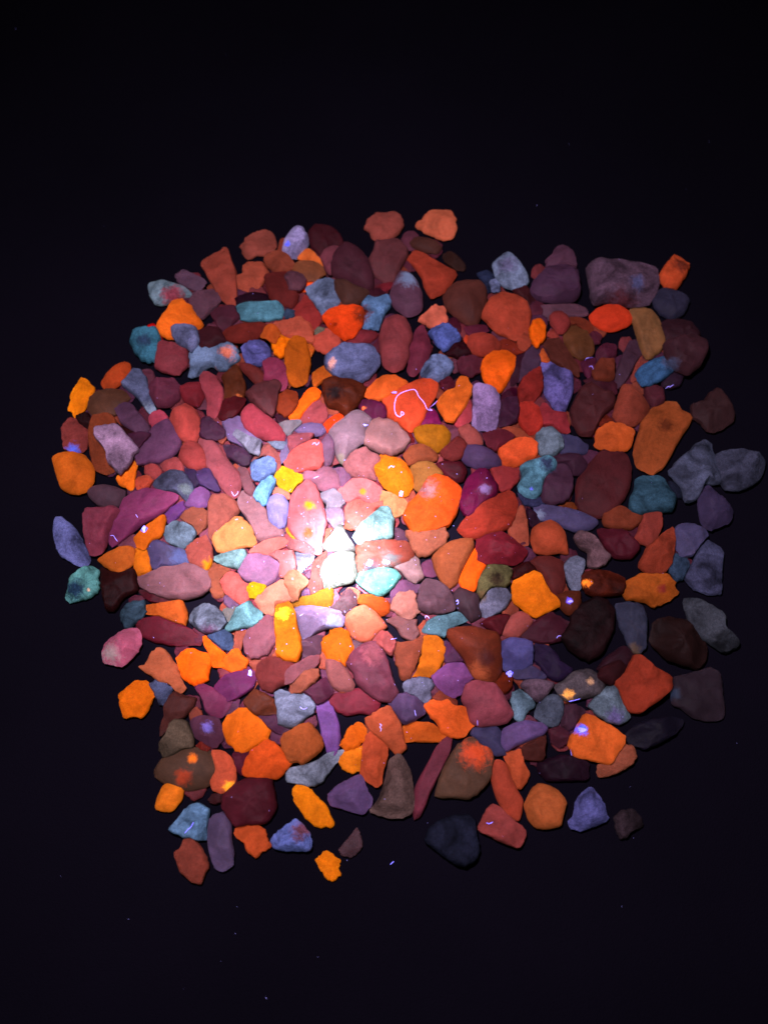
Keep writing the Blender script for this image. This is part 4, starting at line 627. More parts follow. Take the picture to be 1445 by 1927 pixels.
3 q 42,19,28 - 1 0.801,0.612,0.74|1138,1238 1170,1216 1184,1220 1194,1232 1178,1260 1150,1268 1122,1260|dark maroon pebble~lower left of the grey violet tooth
4 o 200,97,69 - 1 0.684,0.666,0.659|261,1256 276,1252 282,1240 292,1220 304,1220 320,1232 328,1246 336,1256 340,1276 348,1290 346,1300 336,1305 328,1298 320,1286 304,1285 288,1274 270,1262|salmon orange star shaped chip with five arms~left of the bright orange scalloped chip
5 o 252,117,22 - 1 0.984,0.988,0.08|334,1242 340,1230 352,1221 366,1222 380,1228 396,1232 400,1244 396,1258 392,1266 393,1278 380,1286 366,1290 354,1284 344,1272 336,1256|bright orange round scalloped chip~right of the salmon orange star chip
4 o 255,128,34 - 0 1.16,1.14,0.08|383,1202 390,1198 398,1208 410,1218 424,1230 426,1240 420,1254 400,1255 396,1234 386,1216|orange yellow hooked piece~
4 o 255,130,46 - 1 0.99,0.917,0.564|418,1256 424,1240 438,1224 450,1221 458,1236 470,1244 464,1256 446,1264 434,1264|bright orange flat chip~just above the mauve slab with blue knot
4 o 225,98,11 - 1 0.63,0.6,0.08|226,1310 234,1302 252,1286 270,1279 278,1284 282,1296 292,1308 284,1326 276,1342 264,1351 250,1348 233,1349 234,1342 228,1330|vivid orange lone chunk at the lower left rim~just below the pink rounded pyramid
3 r 75,75,110 - 0 1.04,1.08,1.1|282,1290 292,1281 308,1284 324,1296 318,1318 310,1330 300,1324 292,1306|small mottled blue grey pebble~
3 q 80,41,42 - 1 0.655,0.507,0.478|310,1330 320,1310 328,1302 340,1308 370,1314 366,1330 350,1348 330,1360 318,1370 303,1386 302,1366 310,1350|dim brown wedge with mauve edge~just above the olive grey lump
3 r 89,69,61 - 1 0.691,0.669,0.67|318,1370 326,1356 346,1355 354,1362 360,1374 365,1386 364,1406 344,1410 328,1420 310,1426 300,1410 304,1394 316,1382|olive grey lump with a bitten top~just above the olive capped oval
3 q 85,45,66 - 1 0.944,0.835,0.921|360,1356 372,1348 392,1348 404,1344 412,1356 420,1374 420,1390 406,1408 388,1400 370,1390 362,1374|dusky purple gem with a violet glint~right of the olive grey lump
4 q 129,54,89 - 1 0.881,0.665,0.834|366,1290 380,1286 396,1292 408,1300 420,1310 436,1318 430,1334 416,1350 404,1352 388,1340 382,1318|crimson mauve claw shaped piece~lower left of the mauve slab with blue knot
4 q 136,60,112 - 1 0.876,0.586,0.838|400,1306 410,1284 426,1270 446,1264 468,1256 476,1264 484,1270 478,1294 458,1308 434,1320 416,1318|mauve red slab with a blue lint knot~lower right of the bright orange scalloped chip
6 q 84,54,45 - 1 0.787,0.74,0.752|292,1450 300,1436 316,1418 338,1408 370,1407 392,1412 406,1424 412,1446 408,1460 398,1476 380,1484 356,1488 336,1484 308,1474 294,1462|flat oval stone with a dark olive cap and orange spot~
5 o 199,79,55 - 1 0.806,0.759,0.81|398,1414 420,1414 436,1426 444,1444 444,1470 432,1486 418,1492 400,1486 396,1470 408,1450|smooth orange lobed stone glowing at its foot~right of the olive capped oval
2 q 106,33,31 - 0 1,0.744,0.618|370,1404 380,1396 396,1406 388,1416|small dark red wedge~
5 o 255,144,46 - 1 0.915,0.92,0.483|604,1212 614,1196 626,1184 644,1182 658,1192 662,1210 665,1224 654,1238 650,1254 636,1246 620,1244 610,1228|coarse bright orange oval chip~lower right of the lilac wedge with glowing end
4 o 196,108,114 - 1 0.891,0.82,0.834|613,1244 624,1239 640,1246 652,1260 660,1274 668,1288 660,1300 638,1300 624,1290 616,1270|salmon slab below an orange oval~just below the coarse bright orange oval
3 o 155,65,67 - 1 0.977,0.783,0.799|486,1250 506,1236 530,1238 552,1246 564,1254 552,1282 528,1292 510,1306 492,1294 482,1270|rosy brown hump with violet sparkles~right of the mauve slab with blue knot
4 o 183,102,119 - 1 0.926,0.82,0.845|540,1260 560,1248 580,1236 598,1234 600,1244 592,1258 568,1270 552,1284 536,1288|dull salmon elongated finger~just below the amber bar with cavity
5 o 198,103,87 - 1 0.95,0.853,0.813|546,1286 558,1268 576,1262 596,1257 601,1268 594,1282 580,1294 564,1304 548,1302|small salmon orange nugget on a rosy hump~just above the pale lilac bone shaped stone
3 q 113,56,83 - 1 0.814,0.482,0.656|568,1302 592,1288 612,1276 622,1282 626,1306 612,1318 598,1326 592,1318 580,1308|dusky mauve slab beside a finger shaped stone~just above the mauve lilac upright bar
5 r 145,143,181 - 1 1.14,1.13,1.15|517,1306 528,1298 540,1302 556,1308 572,1305 584,1312 592,1328 589,1344 576,1350 564,1362 552,1369 536,1367 524,1362 524,1342 520,1324|pale lilac white bone shaped stone~just above the translucent amber block
4 q 136,85,162 - 1 1.01,0.875,1.03|595,1328 600,1318 610,1315 622,1322 632,1344 640,1366 641,1390 636,1414 628,1426 616,1420 612,1400 604,1380 600,1354|mauve lilac curved upright bar~upper right of the translucent amber block
4 r 110,107,131 - 1 1.14,1.16,1.17|538,1456 548,1444 572,1440 596,1432 614,1418 632,1414 646,1412 640,1428 624,1446 610,1466 608,1472 590,1479 568,1477 552,1474 540,1468|grey lilac bent stone~lower right of the translucent amber block
5 o 172,79,43 - 1 0.721,0.677,0.647|528,1392 540,1378 560,1368 580,1360 592,1370 606,1388 607,1408 596,1418 580,1432 568,1439 558,1432 546,1436 532,1410|translucent amber brown block~upper left of the grey lilac bent stone
4 o 243,105,28 - 1 0.765,0.752,0.499|418,1370 426,1350 440,1340 456,1332 470,1336 480,1346 500,1358 508,1376 504,1390 480,1404 458,1417 444,1412 428,1394|large bright orange jagged plate~upper left of the burnt orange rounded plate
5 o 211,74,30 - 1 0.623,0.59,0.502|456,1448 464,1428 476,1410 502,1392 518,1398 534,1414 549,1436 538,1450 528,1458 520,1466 490,1466 458,1458|burnt orange rounded plate~lower right of the large orange jagged plate
3 q 119,60,49 - 1 0.993,0.744,0.597|461,1318 480,1298 500,1306 520,1318 522,1344 500,1346 482,1346 462,1328|brick brown wedge under a lilac bone stone~upper right of the large orange jagged plate
3 q 92,52,78 - 0 0.83,0.601,0.754|482,1344 500,1348 522,1344 526,1364 548,1372 528,1384 508,1372|dusky violet filler with a pale speck~
4 o 239,99,28 - 1 0.916,0.904,0.583|641,1404 650,1382 660,1366 672,1360 684,1366 694,1378 686,1394 674,1404 654,1412|bright orange wedge above an orange chip~just above the small vivid orange notched chip
5 o 237,115,28 - 1 0.639,0.621,0.48|638,1432 642,1416 656,1413 676,1406 684,1406 682,1430 678,1450 660,1453 648,1448|small vivid orange chip with a notched foot~right of the grey lilac bent stone
5 o 192,82,55 - 1 0.758,0.713,0.701|687,1354 702,1344 720,1332 734,1328 744,1344 754,1362 758,1382 764,1406 748,1422 730,1404 712,1388 692,1370|orange wedge marked with a pale squiggle~left of the flat orange brick
4 o 179,68,43 - 1 0.762,0.716,0.734|682,1406 688,1388 698,1378 714,1390 730,1406 728,1426 720,1450 718,1474 706,1480 692,1470 678,1458|rust orange slab left of a grey cone~right of the small vivid orange notched chip
4 q 156,61,80 - 1 0.945,0.517,0.655|618,1318 632,1306 656,1298 680,1294 700,1306 714,1322 712,1336 698,1346 676,1342 656,1347 636,1340 628,1330|brick red split slab~upper right of the mauve lilac upright bar
5 q 154,80,104 - 1 0.947,0.709,0.806|651,1252 660,1230 676,1218 690,1210 708,1208 720,1222 732,1250 740,1282 752,1306 736,1322 712,1318 690,1306 670,1286 666,1268|big brownish mauve block with a pink top~upper right of the brick red split slab
3 o 233,108,114 - 0 1.16,1.09,1.07|700,1202 716,1188 732,1192 746,1208 736,1236 720,1222 706,1210|coral red slope above a mauve block~
3 q 164,107,130 - 0 0.88,0.901,0.978|654,1210 666,1206 686,1210 680,1218 662,1228|rosy filler~
2 q 130,82,109 - 1 1.02,0.934,0.989|564,1210 584,1200 606,1194 606,1222 600,1234 570,1236|dark maroon hollow stone~left of the coarse bright orange oval
4 o 185,89,71 - 1 0.845,0.732,0.678|740,1222 746,1210 768,1209 786,1201 795,1202 794,1214 788,1236 782,1256 770,1276 754,1279 748,1254|salmon orange wedge against an amber chip~left of the bright amber standing chip
5 o 248,120,11 - 1 0.759,0.745,0.08|777,1273 786,1258 794,1230 796,1198 814,1195 826,1202 838,1218 834,1244 824,1262 810,1274 794,1274|bright amber orange standing chip~upper left of the pink mauve gem
4 r 121,113,148 - 1 1.2,1.19,1.21|756,1292 770,1277 790,1275 808,1276 816,1290 810,1302 810,1314 798,1324 784,1312 766,1306|small pale grey rough stone~just below the bright amber standing chip
4 q 93,66,105 - 1 0.955,0.861,0.988|732,1324 748,1308 762,1304 780,1312 796,1324 800,1342 782,1354 762,1364 748,1350|purple stone with two violet glints~lower left of the small pale grey rough stone
5 o 217,83,36 - 1 0.733,0.711,0.646|798,1328 810,1318 830,1315 842,1316 852,1328 876,1330 880,1348 889,1362 882,1376 866,1386 848,1388 830,1378 822,1362 808,1346|orange lump with a knobbly surface~upper right of the flat orange brick
4 o 192,79,30 - 1 0.677,0.65,0.543|759,1378 762,1368 772,1358 796,1359 816,1362 828,1376 846,1385 828,1396 792,1396 762,1396|flat orange brick shaped piece~lower left of the orange knobbly lump
3 o 132,56,49 - 0 1.01,0.906,0.761|812,1316 828,1300 844,1302 858,1318 858,1328 840,1322|rust brown wedge peeking out above an orange lump~
4 q 129,69,128 - 1 0.972,0.892,1.02|813,1274 828,1260 846,1248 870,1248 880,1262 892,1274 874,1288 866,1306 854,1312 838,1306 820,1288|pink mauve gem with two dark specks~lower right of the bright amber standing chip
3 q 96,53,88 - 0 0.873,0.58,0.791|832,1210 842,1206 858,1226 874,1246 856,1248 836,1248|dim purple triangle~
6 q 116,48,37 - 1 0.913,0.739,0.598|841,1186 860,1181 890,1179 912,1186 936,1190 942,1210 944,1236 943,1266 930,1284 910,1284 890,1274 880,1256 870,1236 852,1216 842,1200|large reddish brown egg shaped boulder~upper right of the pink mauve gem
5 q 71,62,113 - 1 0.938,0.909,1|943,1210 958,1201 976,1203 1000,1210 1002,1230 998,1254 970,1264 948,1260 943,1240|indigo violet angular block~right of the large reddish brown boulder
5 q 136,60,75 - 1 0.902,0.817,0.884|868,1318 876,1290 892,1280 916,1284 930,1286 946,1306 954,1322 966,1342 954,1360 924,1366 900,1367 886,1360 878,1334|big rosy egg with a dark pit~right of the orange knobbly lump
3 q 61,52,84 - 1 0.922,0.9,1.04|886,1382 892,1370 910,1370 934,1368 944,1380 942,1400 952,1420 930,1422 910,1406 898,1394|dark blue violet pebble~left of the lilac spindle
5 r 86,100,122 - 1 1.18,1.15,1.18|961,1316 964,1304 976,1298 990,1304 1002,1310 1006,1328 992,1340 984,1354 977,1359 968,1350|small teal grey chip beside a rosy egg~left of the rounded grey teal stone
4 q 106,45,61 - 1 0.738,0.557,0.644|808,1430 820,1406 832,1392 848,1386 851,1396 844,1420 832,1446 820,1470 808,1494 800,1518 788,1540 778,1538 778,1490 788,1466|long dark red rod~left of the brown stone with orange cap
5 q 92,60,49 - 1 0.73,0.688,0.751|860,1404 874,1392 886,1387 896,1392 904,1402 920,1406 928,1420 924,1450 920,1470 902,1490 882,1503 852,1500 828,1501 818,1494 828,1460 844,1426|brown stone with an orange cap~right of the long dark red rod
4 r 80,57,58 - 1 1.26,1.23,1.25|732,1430 750,1420 764,1434 774,1460 778,1490 778,1520 770,1534 740,1540 712,1532 694,1526 710,1508 720,1484 728,1456|dark grey brown cone~lower left of the long dark red rod
5 o 170,67,42 - 1 0.857,0.852,0.788|947,1424 958,1414 982,1412 984,1436 996,1454 988,1476 974,1485 962,1466 956,1444|small orange brown column~upper right of the rust brown spindle
5 o 152,56,42 - 1 0.889,0.829,0.812|922,1454 926,1438 936,1430 950,1436 960,1456 970,1482 984,1506 980,1530 976,1544 956,1536 938,1512 928,1486|rust brown spindle shaped stone~upper left of the orange brown disc
4 o 132,53,55 - 1 0.867,0.803,0.812|900,1558 908,1538 924,1514 940,1520 964,1542 980,1554 990,1568 976,1597 948,1586 920,1572 902,1564|dull salmon block with a tiny bright point~just below the rust brown spindle
4 o 92,30,19 - 0 1.04,0.788,0.513|926,1284 946,1268 964,1274 960,1298 950,1310 936,1298|dark rust chunk under a blue spark~
4 q 62,51,82 - 0 0.836,0.801,0.947|966,1278 970,1256 990,1248 1010,1258 1028,1274 1016,1278|violet grey sliver~
4 r 88,63,81 - 1 0.977,0.959,0.983|979,1290 990,1278 1016,1278 1042,1286 1030,1306 1014,1322 1000,1314 990,1302|dull mauve pebble with a reddish top~upper left of the rounded grey teal stone
5 r 67,67,87 - 1 0.935,0.937,0.95|1004,1346 1012,1326 1030,1308 1046,1308 1058,1320 1058,1342 1050,1364 1038,1368 1018,1360|rounded grey teal stone~upper right of the lilac spindle
5 r 78,64,73 - 1 0.788,0.766,0.81|1043,1290 1062,1280 1078,1264 1106,1259 1122,1268 1134,1282 1136,1294 1124,1310 1102,1314 1086,1316 1074,1321 1060,1316 1048,1304|grey pebble with a glowing orange corner~upper left of the grey blue pointed stone
5 r 84,85,109 - 1 1.01,1.12,1.02|1106,1328 1126,1306 1142,1292 1156,1290 1164,1310 1176,1330 1186,1350 1166,1363 1142,1358 1120,1344|grey blue pointed stone with violet foot~lower right of the grey pebble with orange corner
5 o 133,44,32 - 1 0.821,0.741,0.69|1153,1284 1162,1276 1176,1262 1186,1246 1192,1231 1208,1238 1224,1252 1240,1264 1262,1272 1264,1294 1246,1312 1228,1324 1210,1338 1198,1342 1182,1338 1174,1322 1162,1300|big rust orange block at the lower right~upper right of the grey blue pointed stone
6 o 200,84,36 - 1 0.658,0.605,0.588|1070,1390 1080,1378 1088,1362 1094,1348 1108,1344 1130,1358 1152,1370 1174,1386 1172,1400 1158,1420 1148,1438 1126,1435 1102,1428 1078,1422 1071,1406|large orange faceted block with a blue glowing patch~just above the blue violet cone
5 o 129,63,49 - 1 0.913,0.874,0.887|1123,1438 1142,1438 1158,1422 1172,1402 1188,1404 1196,1424 1186,1440 1166,1452 1146,1460 1126,1463|dull orange wedge under a blue patched block~just below the grey blue pointed stone
4 q 60,33,47 - 1 0.781,0.687,0.778|1054,1366 1060,1330 1078,1324 1102,1338 1086,1356 1076,1372 1068,1374|plum triangle~right of the rounded grey teal stone
5 q 94,66,114 - 1 0.865,0.807,0.897|950,1370 966,1362 990,1356 1016,1360 1030,1370 1020,1384 990,1396 970,1404 954,1414 942,1406 940,1386|lilac spindle with pale left end~lower left of the rounded grey teal stone
3 q 63,26,38 - 0 1.08,0.915,0.986|1030,1374 1050,1368 1070,1376 1068,1398 1052,1407 1038,1398|dark mauve nub~
3 q 65,29,28 - 1 0.849,0.704,0.692|982,1406 1004,1392 1026,1384 1024,1410 1020,1432 998,1430 984,1426|dim red brown block~lower right of the lilac spindle
3 q 33,17,28 - 1 0.578,0.319,0.533|1012,1436 1030,1428 1062,1420 1090,1426 1106,1436 1106,1468 1058,1470 1030,1470 1016,1458|very dark maroon slab~lower left of the orange block with blue patch
4 q 25,20,31 - 1 0.455,0.395,0.578|1178,1382 1190,1366 1216,1354 1240,1352 1262,1348 1284,1356 1280,1370 1262,1386 1238,1400 1210,1410 1186,1402|dark grey brown stone with pale streaks~just below the big rust orange block
2 q 39,26,49 - 1 0.55,0.412,0.651|1000,1238 1006,1212 1030,1216 1046,1230 1054,1246 1078,1260 1062,1276 1044,1282 1026,1272|dark violet slab~upper left of the grey pebble with orange corner
3 o 43,17,21 - 1 0.742,0.515,0.607|1122,1278 1130,1256 1166,1242 1176,1256 1168,1276 1150,1290 1136,1284|very dark red pebble~upper left of the big rust orange block
4 q 38,27,36 - 1 0.713,0.625,0.703|1262,1306 1266,1276 1290,1269 1318,1262 1338,1256 1352,1268 1356,1288 1358,1316 1363,1346 1350,1356 1328,1356 1302,1350 1282,1334 1264,1326|large dim purple grey slab at the lower right rim~
4 o 218,104,28 - 1 0.728,0.7,0.605|293,1518 298,1500 308,1480 318,1472 334,1476 347,1482 342,1504 330,1520 322,1526 308,1526 296,1522|orange bar leaning below an olive capped oval~lower left of the olive capped oval
4 r 84,108,148 - 1 1.22,1.2,1.22|320,1558 334,1544 346,1526 358,1516 370,1511 384,1516 395,1525 390,1548 388,1580 376,1581 362,1576 346,1576 338,1570 324,1566|pale blue stone with a curved violet thread~upper left of the tall dusky mauve column
4 q 78,59,89 - 1 0.913,0.855,0.939|391,1544 402,1536 416,1529 426,1534 436,1554 436,1580 441,1604 438,1628 422,1638 406,1636 398,1612 392,1584|tall dusky mauve column at the bottom~left of the orange spade chip
4 o 119,51,43 - 1 0.817,0.735,0.746|329,1607 340,1596 348,1577 362,1578 376,1590 388,1612 394,1628 386,1644 378,1662 366,1662 350,1648 338,1636 336,1626|dull brick red leaf shaped stone at the bottom~left of the orange spade chip
4 q 73,25,36 - 1 0.785,0.511,0.611|417,1518 422,1496 444,1474 468,1464 512,1464 516,1490 521,1520 510,1540 496,1550 466,1552 442,1556 430,1536|big dark crimson rounded stone~just above the orange spade chip
5 o 179,68,36 - 1 0.679,0.627,0.581|440,1570 450,1558 468,1551 486,1554 498,1564 509,1590 496,1600 484,1612 468,1606 460,1586|orange spade shaped chip~right of the tall dusky mauve column
3 q 56,25,30 - 0 0.822,0.556,0.582|393,1504 402,1494 422,1492 420,1510 400,1514|small very dark brown bit~
3 q 84,31,45 - 0 0.917,0.603,0.837|438,1416 470,1412 460,1440 458,1460 446,1452|dim maroon bit~
5 o 224,110,16 - 1 0.702,0.68,0.08|550,1486 560,1478 574,1475 586,1488 602,1504 614,1516 620,1532 630,1549 624,1556 608,1554 594,1555 578,1542 564,1524 554,1506|vivid orange elongated flake~just below the grey lilac bent stone
4 q 87,60,101 - 1 0.955,0.907,1.01|618,1496 630,1482 654,1468 676,1458 684,1466 690,1486 700,1502 700,1514 684,1532 662,1528 642,1520 622,1516|dusky purple pyramid~just below the small vivid orange notched chip
4 r 88,83,141 - 1 1.51,1.91,2.08|511,1580 522,1566 544,1550 556,1540 568,1552 582,1568 588,1588 578,1602 550,1600 530,1601 514,1594|blue violet pyramid at the bottom~lower left of the vivid orange elongated flake
4 q 74,49,58 - 1 0.839,0.733,0.791|638,1598 650,1584 662,1570 671,1558 678,1574 682,1592 670,1608 658,1614 644,1608|small dim mauve teardrop at the bottom~upper right of the lowest vivid orange flake
5 o 224,107,16 - 1 0.674,0.648,0.08|595,1618 606,1608 614,1602 626,1610 642,1620 636,1630 639,1644 630,1653 616,1654 608,1642 600,1628|small vivid orange flake lowest in the heap~lower left of the dim mauve teardrop
3 r 25,24,40 - 1 0.77,0.799,0.884|800,1584 808,1556 828,1544 848,1536 876,1533 892,1540 896,1570 902,1600 892,1620 870,1632 844,1618 822,1602|nearly invisible dark blue boulder at the bottom~just below the long dark red rod
4 o 158,73,41 - 1 0.817,0.825,0.759|986,1516 994,1498 1002,1482 1016,1475 1030,1478 1050,1488 1058,1500 1065,1510 1060,1528 1054,1554 1022,1560 1006,1556 994,1542|orange brown disc at the bottom right~lower right of the rust brown spindle
4 r 68,64,115 - 1 1.11,1.09,1.13|1068,1546 1080,1534 1080,1516 1094,1492 1112,1481 1126,1498 1136,1514 1140,1532 1145,1540 1130,1550 1094,1563 1076,1558|blue violet cone at the bottom right~right of the orange brown disc
3 r 38,27,34 - 1 0.907,0.835,0.886|1155,1536 1170,1526 1192,1524 1202,1538 1208,1554 1198,1560 1182,1566 1176,1578 1166,1578 1158,1556|small very dim brown chip furthest lower right~right of the blue violet cone
"""
FIBRES = """
756,782 760,778 755,775 754,784 746,781 742.4,770 743,758 747,746 758,738 776,733 783,736 788,746 798,758 804,770 813,772 808,768 816,761 823,754|0.00015|pink|long looped violet thread
736,740 742,737 748,740|0.00011|blue|short blue lint tuft on an orange wedge
683,800 688,798 693,802 690,798|0.00011|blue|small blue lint tuft between two pale stones
731,881 736,877 740,879 742,877|0.00011|pink|tiny pink squiggle on the flaming orange stone
749,936 752,928 760,923 754,932 760,930|0.00011|pale|bright lint tuft under the flaming orange stone
436,925 441,933 446,930 448.6,925|0.00011|violet|violet hooked fibre on a salmon slug
588,836 592,833 596,837 601,832|0.00011|blue|blue wavy fibre on coral red lump
590,900 600,896|0.00011|pale|short pale fibre on a rosy pebble
1100,678 1104,674 1115,672.4|0.00011|violet|glowing violet thread on a brown stone
1108,690 1113,689 1116,695|0.00011|violet|faint violet hook of lint
1252,731 1257,727 1260,728 1266.4,724|0.00011|violet|glowing violet thread near the right rim
268,1002 267,995 273,989 275,991 273,999 268.6,1002.4|0.00024|blue|glowing blue oval speck on orange
208,1008 214,1008 218,1014 222,1019|0.00011|violet|violet lint trail on the plum wedge
256,968 260,974|0.00011|violet|short violet fibre on the plum wedge
564,1159 570,1155.6|0.00011|violet|violet fibre on the lilac wedge
454,1186 463,1183.6|0.00011|violet|violet fibre on a coral wedge
688,1052 694,1058 700,1060 698,1068 704,1066|0.00024|blue|blue fibre knot on the salmon slab
718,1060 722,1055 728,1058 732,1053 730,1060 736,1062|0.00024|blue|blue lint knot at the slab edge
800,1163 801,1159 806,1161 807,1164|0.00011|violet|tiny violet hook of lint in a shadow
858,1132 861,1129 862,1135 859,1137|0.00011|blue|blue curl of lint
1067,1133 1072,1129 1078,1130 1072,1135|0.00011|violet|bright violet lint on a brown pebble
1047,1201 1050,1197 1055,1196.4|0.00011|violet|small violet hook beside the black stone
467,1262 471,1258 472,1264 468,1270 474,1274|0.00024|blue|bright blue lint knot on a mauve slab
714.4,1362 717.6,1364.8 714.8,1368 717.2,1371.6 716,1376|0.00011|pale|pale squiggle on an orange wedge
565,1330 569,1334 574,1334 578,1332|0.00011|violet|faint lint curl on the lilac bone stone
950,1269 958,1262 966,1268 958,1274 951,1269.6|0.00024|blue|bright blue speck cluster on rust
780,1336 782.4,1347|0.00011|violet|upright violet glint fibre
898,1355 898.4,1365|0.00011|violet|small violet fibre under a rosy egg
735,1203 746,1201|0.00011|violet|faint fibre on coral
915,1548 920,1550 927,1547|0.00011|blue|thin blue lint arc by the rust spindle
734,1627 741,1621|0.00011|blue|bright blue lint on the black cloth below the heap
1070,1320 1080,1318 1091,1315|0.00011|blue|blue lint under a grey pebble
1085,1374 1090,1368 1097,1371 1105,1375 1096,1380 1088,1379 1086,1374|0.00024|blue|bright blue patch of lint on an orange block
1073,1411 1075,1422|0.00011|violet|violet glint on an orange block edge
348,1568 354,1561 360,1556 364.4,1547|0.00011|blue|curved violet thread on a pale blue stone
"""
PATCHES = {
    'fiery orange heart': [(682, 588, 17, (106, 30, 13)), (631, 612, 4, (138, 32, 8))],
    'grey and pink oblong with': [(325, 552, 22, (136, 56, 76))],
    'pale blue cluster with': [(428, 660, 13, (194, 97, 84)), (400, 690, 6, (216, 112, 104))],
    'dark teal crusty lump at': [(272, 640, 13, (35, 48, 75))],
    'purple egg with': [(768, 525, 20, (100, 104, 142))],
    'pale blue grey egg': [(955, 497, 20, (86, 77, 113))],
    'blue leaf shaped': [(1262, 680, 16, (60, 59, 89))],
    'orange nugget alone': [(1283, 497, 18, (73, 23, 16))],  # dark upper right is the unlit side, painted as colour
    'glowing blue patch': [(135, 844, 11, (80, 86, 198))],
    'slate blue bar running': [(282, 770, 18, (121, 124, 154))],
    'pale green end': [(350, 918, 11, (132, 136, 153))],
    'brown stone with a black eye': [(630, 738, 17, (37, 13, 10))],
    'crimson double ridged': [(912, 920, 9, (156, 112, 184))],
    'turquoise two lobed': [(1030, 872, 14, (49, 55, 88)), (1000, 919, 4, (128, 128, 255))],  # second spot is a blue glint painted as colour
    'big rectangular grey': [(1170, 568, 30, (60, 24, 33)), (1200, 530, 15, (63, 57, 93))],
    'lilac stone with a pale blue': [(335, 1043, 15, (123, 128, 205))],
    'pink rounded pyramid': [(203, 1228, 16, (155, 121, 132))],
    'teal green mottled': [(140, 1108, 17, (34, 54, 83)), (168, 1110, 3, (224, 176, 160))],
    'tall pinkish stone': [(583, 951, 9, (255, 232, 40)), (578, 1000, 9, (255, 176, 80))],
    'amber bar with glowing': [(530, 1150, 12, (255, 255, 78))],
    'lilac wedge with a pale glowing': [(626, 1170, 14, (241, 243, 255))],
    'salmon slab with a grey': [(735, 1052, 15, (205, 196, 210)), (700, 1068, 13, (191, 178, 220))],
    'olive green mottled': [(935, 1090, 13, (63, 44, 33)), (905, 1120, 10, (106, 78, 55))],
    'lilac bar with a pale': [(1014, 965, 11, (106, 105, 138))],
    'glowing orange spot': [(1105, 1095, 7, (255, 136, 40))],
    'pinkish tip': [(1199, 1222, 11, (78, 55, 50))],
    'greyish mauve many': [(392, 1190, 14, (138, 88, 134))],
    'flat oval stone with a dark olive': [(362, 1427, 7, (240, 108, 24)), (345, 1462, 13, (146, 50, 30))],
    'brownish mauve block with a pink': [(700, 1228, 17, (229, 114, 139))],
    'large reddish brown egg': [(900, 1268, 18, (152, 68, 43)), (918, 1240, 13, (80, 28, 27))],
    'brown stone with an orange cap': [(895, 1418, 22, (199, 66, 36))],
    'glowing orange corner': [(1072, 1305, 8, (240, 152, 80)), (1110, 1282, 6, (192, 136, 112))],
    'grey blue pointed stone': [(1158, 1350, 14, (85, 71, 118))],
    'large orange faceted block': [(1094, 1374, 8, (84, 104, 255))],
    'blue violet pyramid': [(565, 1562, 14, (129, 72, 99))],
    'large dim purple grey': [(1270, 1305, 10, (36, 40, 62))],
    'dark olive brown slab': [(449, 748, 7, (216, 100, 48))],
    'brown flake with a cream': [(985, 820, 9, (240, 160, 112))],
    'pale lilac block with blue': [(541, 455, 5, (104, 104, 255))],  # blue glint, painted as a small spot
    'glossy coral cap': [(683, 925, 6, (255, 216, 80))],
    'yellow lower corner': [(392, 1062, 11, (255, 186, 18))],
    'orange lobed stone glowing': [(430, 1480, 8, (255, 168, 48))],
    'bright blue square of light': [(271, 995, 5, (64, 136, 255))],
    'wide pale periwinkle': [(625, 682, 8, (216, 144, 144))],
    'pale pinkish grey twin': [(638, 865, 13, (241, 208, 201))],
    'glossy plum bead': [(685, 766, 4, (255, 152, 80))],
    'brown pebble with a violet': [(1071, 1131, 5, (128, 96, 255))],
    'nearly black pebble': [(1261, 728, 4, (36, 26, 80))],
    'dusky purple gem with': [(390, 1368, 9, (120, 96, 192))],  # violet glint painted into the tint
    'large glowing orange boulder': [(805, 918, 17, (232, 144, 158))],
    'glowing amber chunk': [(1248, 1107, 8, (112, 32, 28))],  # crevice shade drawn as a dark spot, no depth modelled
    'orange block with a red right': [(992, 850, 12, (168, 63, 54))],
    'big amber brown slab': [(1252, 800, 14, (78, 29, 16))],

}
CELL = 4
gw, gh = W // CELL + 2, H // CELL + 2
HM = np.zeros((gh, gw))
def cells(O):
    P = np.array([(p.x / CELL, p.y / CELL) for p in O])
    x0, y0 = np.maximum(np.floor(P.min(0)).astype(int), 0); x1, y1 = np.ceil(P.max(0)).astype(int)
    x1 = min(x1, gw - 1); y1 = min(y1, gh - 1)
    X, Y = np.meshgrid(np.arange(x0, x1 + 1) + .5, np.arange(y0, y1 + 1) + .5)
    m_ = np.zeros(X.shape, bool)
    for i in range(len(P)):
        xa, ya = P[i]; xb, yb = P[(i + 1) % len(P)]
        if ya == yb: continue
        m_ ^= ((ya > Y) != (yb > Y)) & (X < (xb - xa) * (Y - ya) / (yb - ya) + xa)
    return x0, y0, X, Y, m_
PX = 0.0002
stones = []
for line in DATA.strip().split('\n'):
    a, pts, label = line.split('|')
    a = a.split()
    P = [tuple(float(t) for t in q.split(',')) for q in pts.split()]
    stones.append(dict(layer=int(a[0]), kind=a[1], c=tuple(int(q) for q in a[2].split(',')), c2='', own=a[4] == '1', gain=a[5],
                       P=P, look=label.split('~')[0], label=label.replace('~', ' ').strip()))
cent = np.array([np.mean(s['P'], 0) for s in stones])
rb = random.Random(5)
base = []
for _ in range(5200):                     # small stones at the bottom of the heap, seen only in the gaps
    u = rb.uniform(130, 1380); v = rb.uniform(440, 1540)
    d = cent - (u, v); r = np.hypot(d[:, 0], d[:, 1]); near = r < 60
    if r.min() > 40 or not near.any(): continue
    dd = d[near]
    if len({(bool(x > 0), bool(y > 0)) for x, y in dd}) < 4: continue
    if base and min(math.hypot(u - q[0], v - q[1]) for q in base) < 21: continue
    base.append((u, v))
low = []
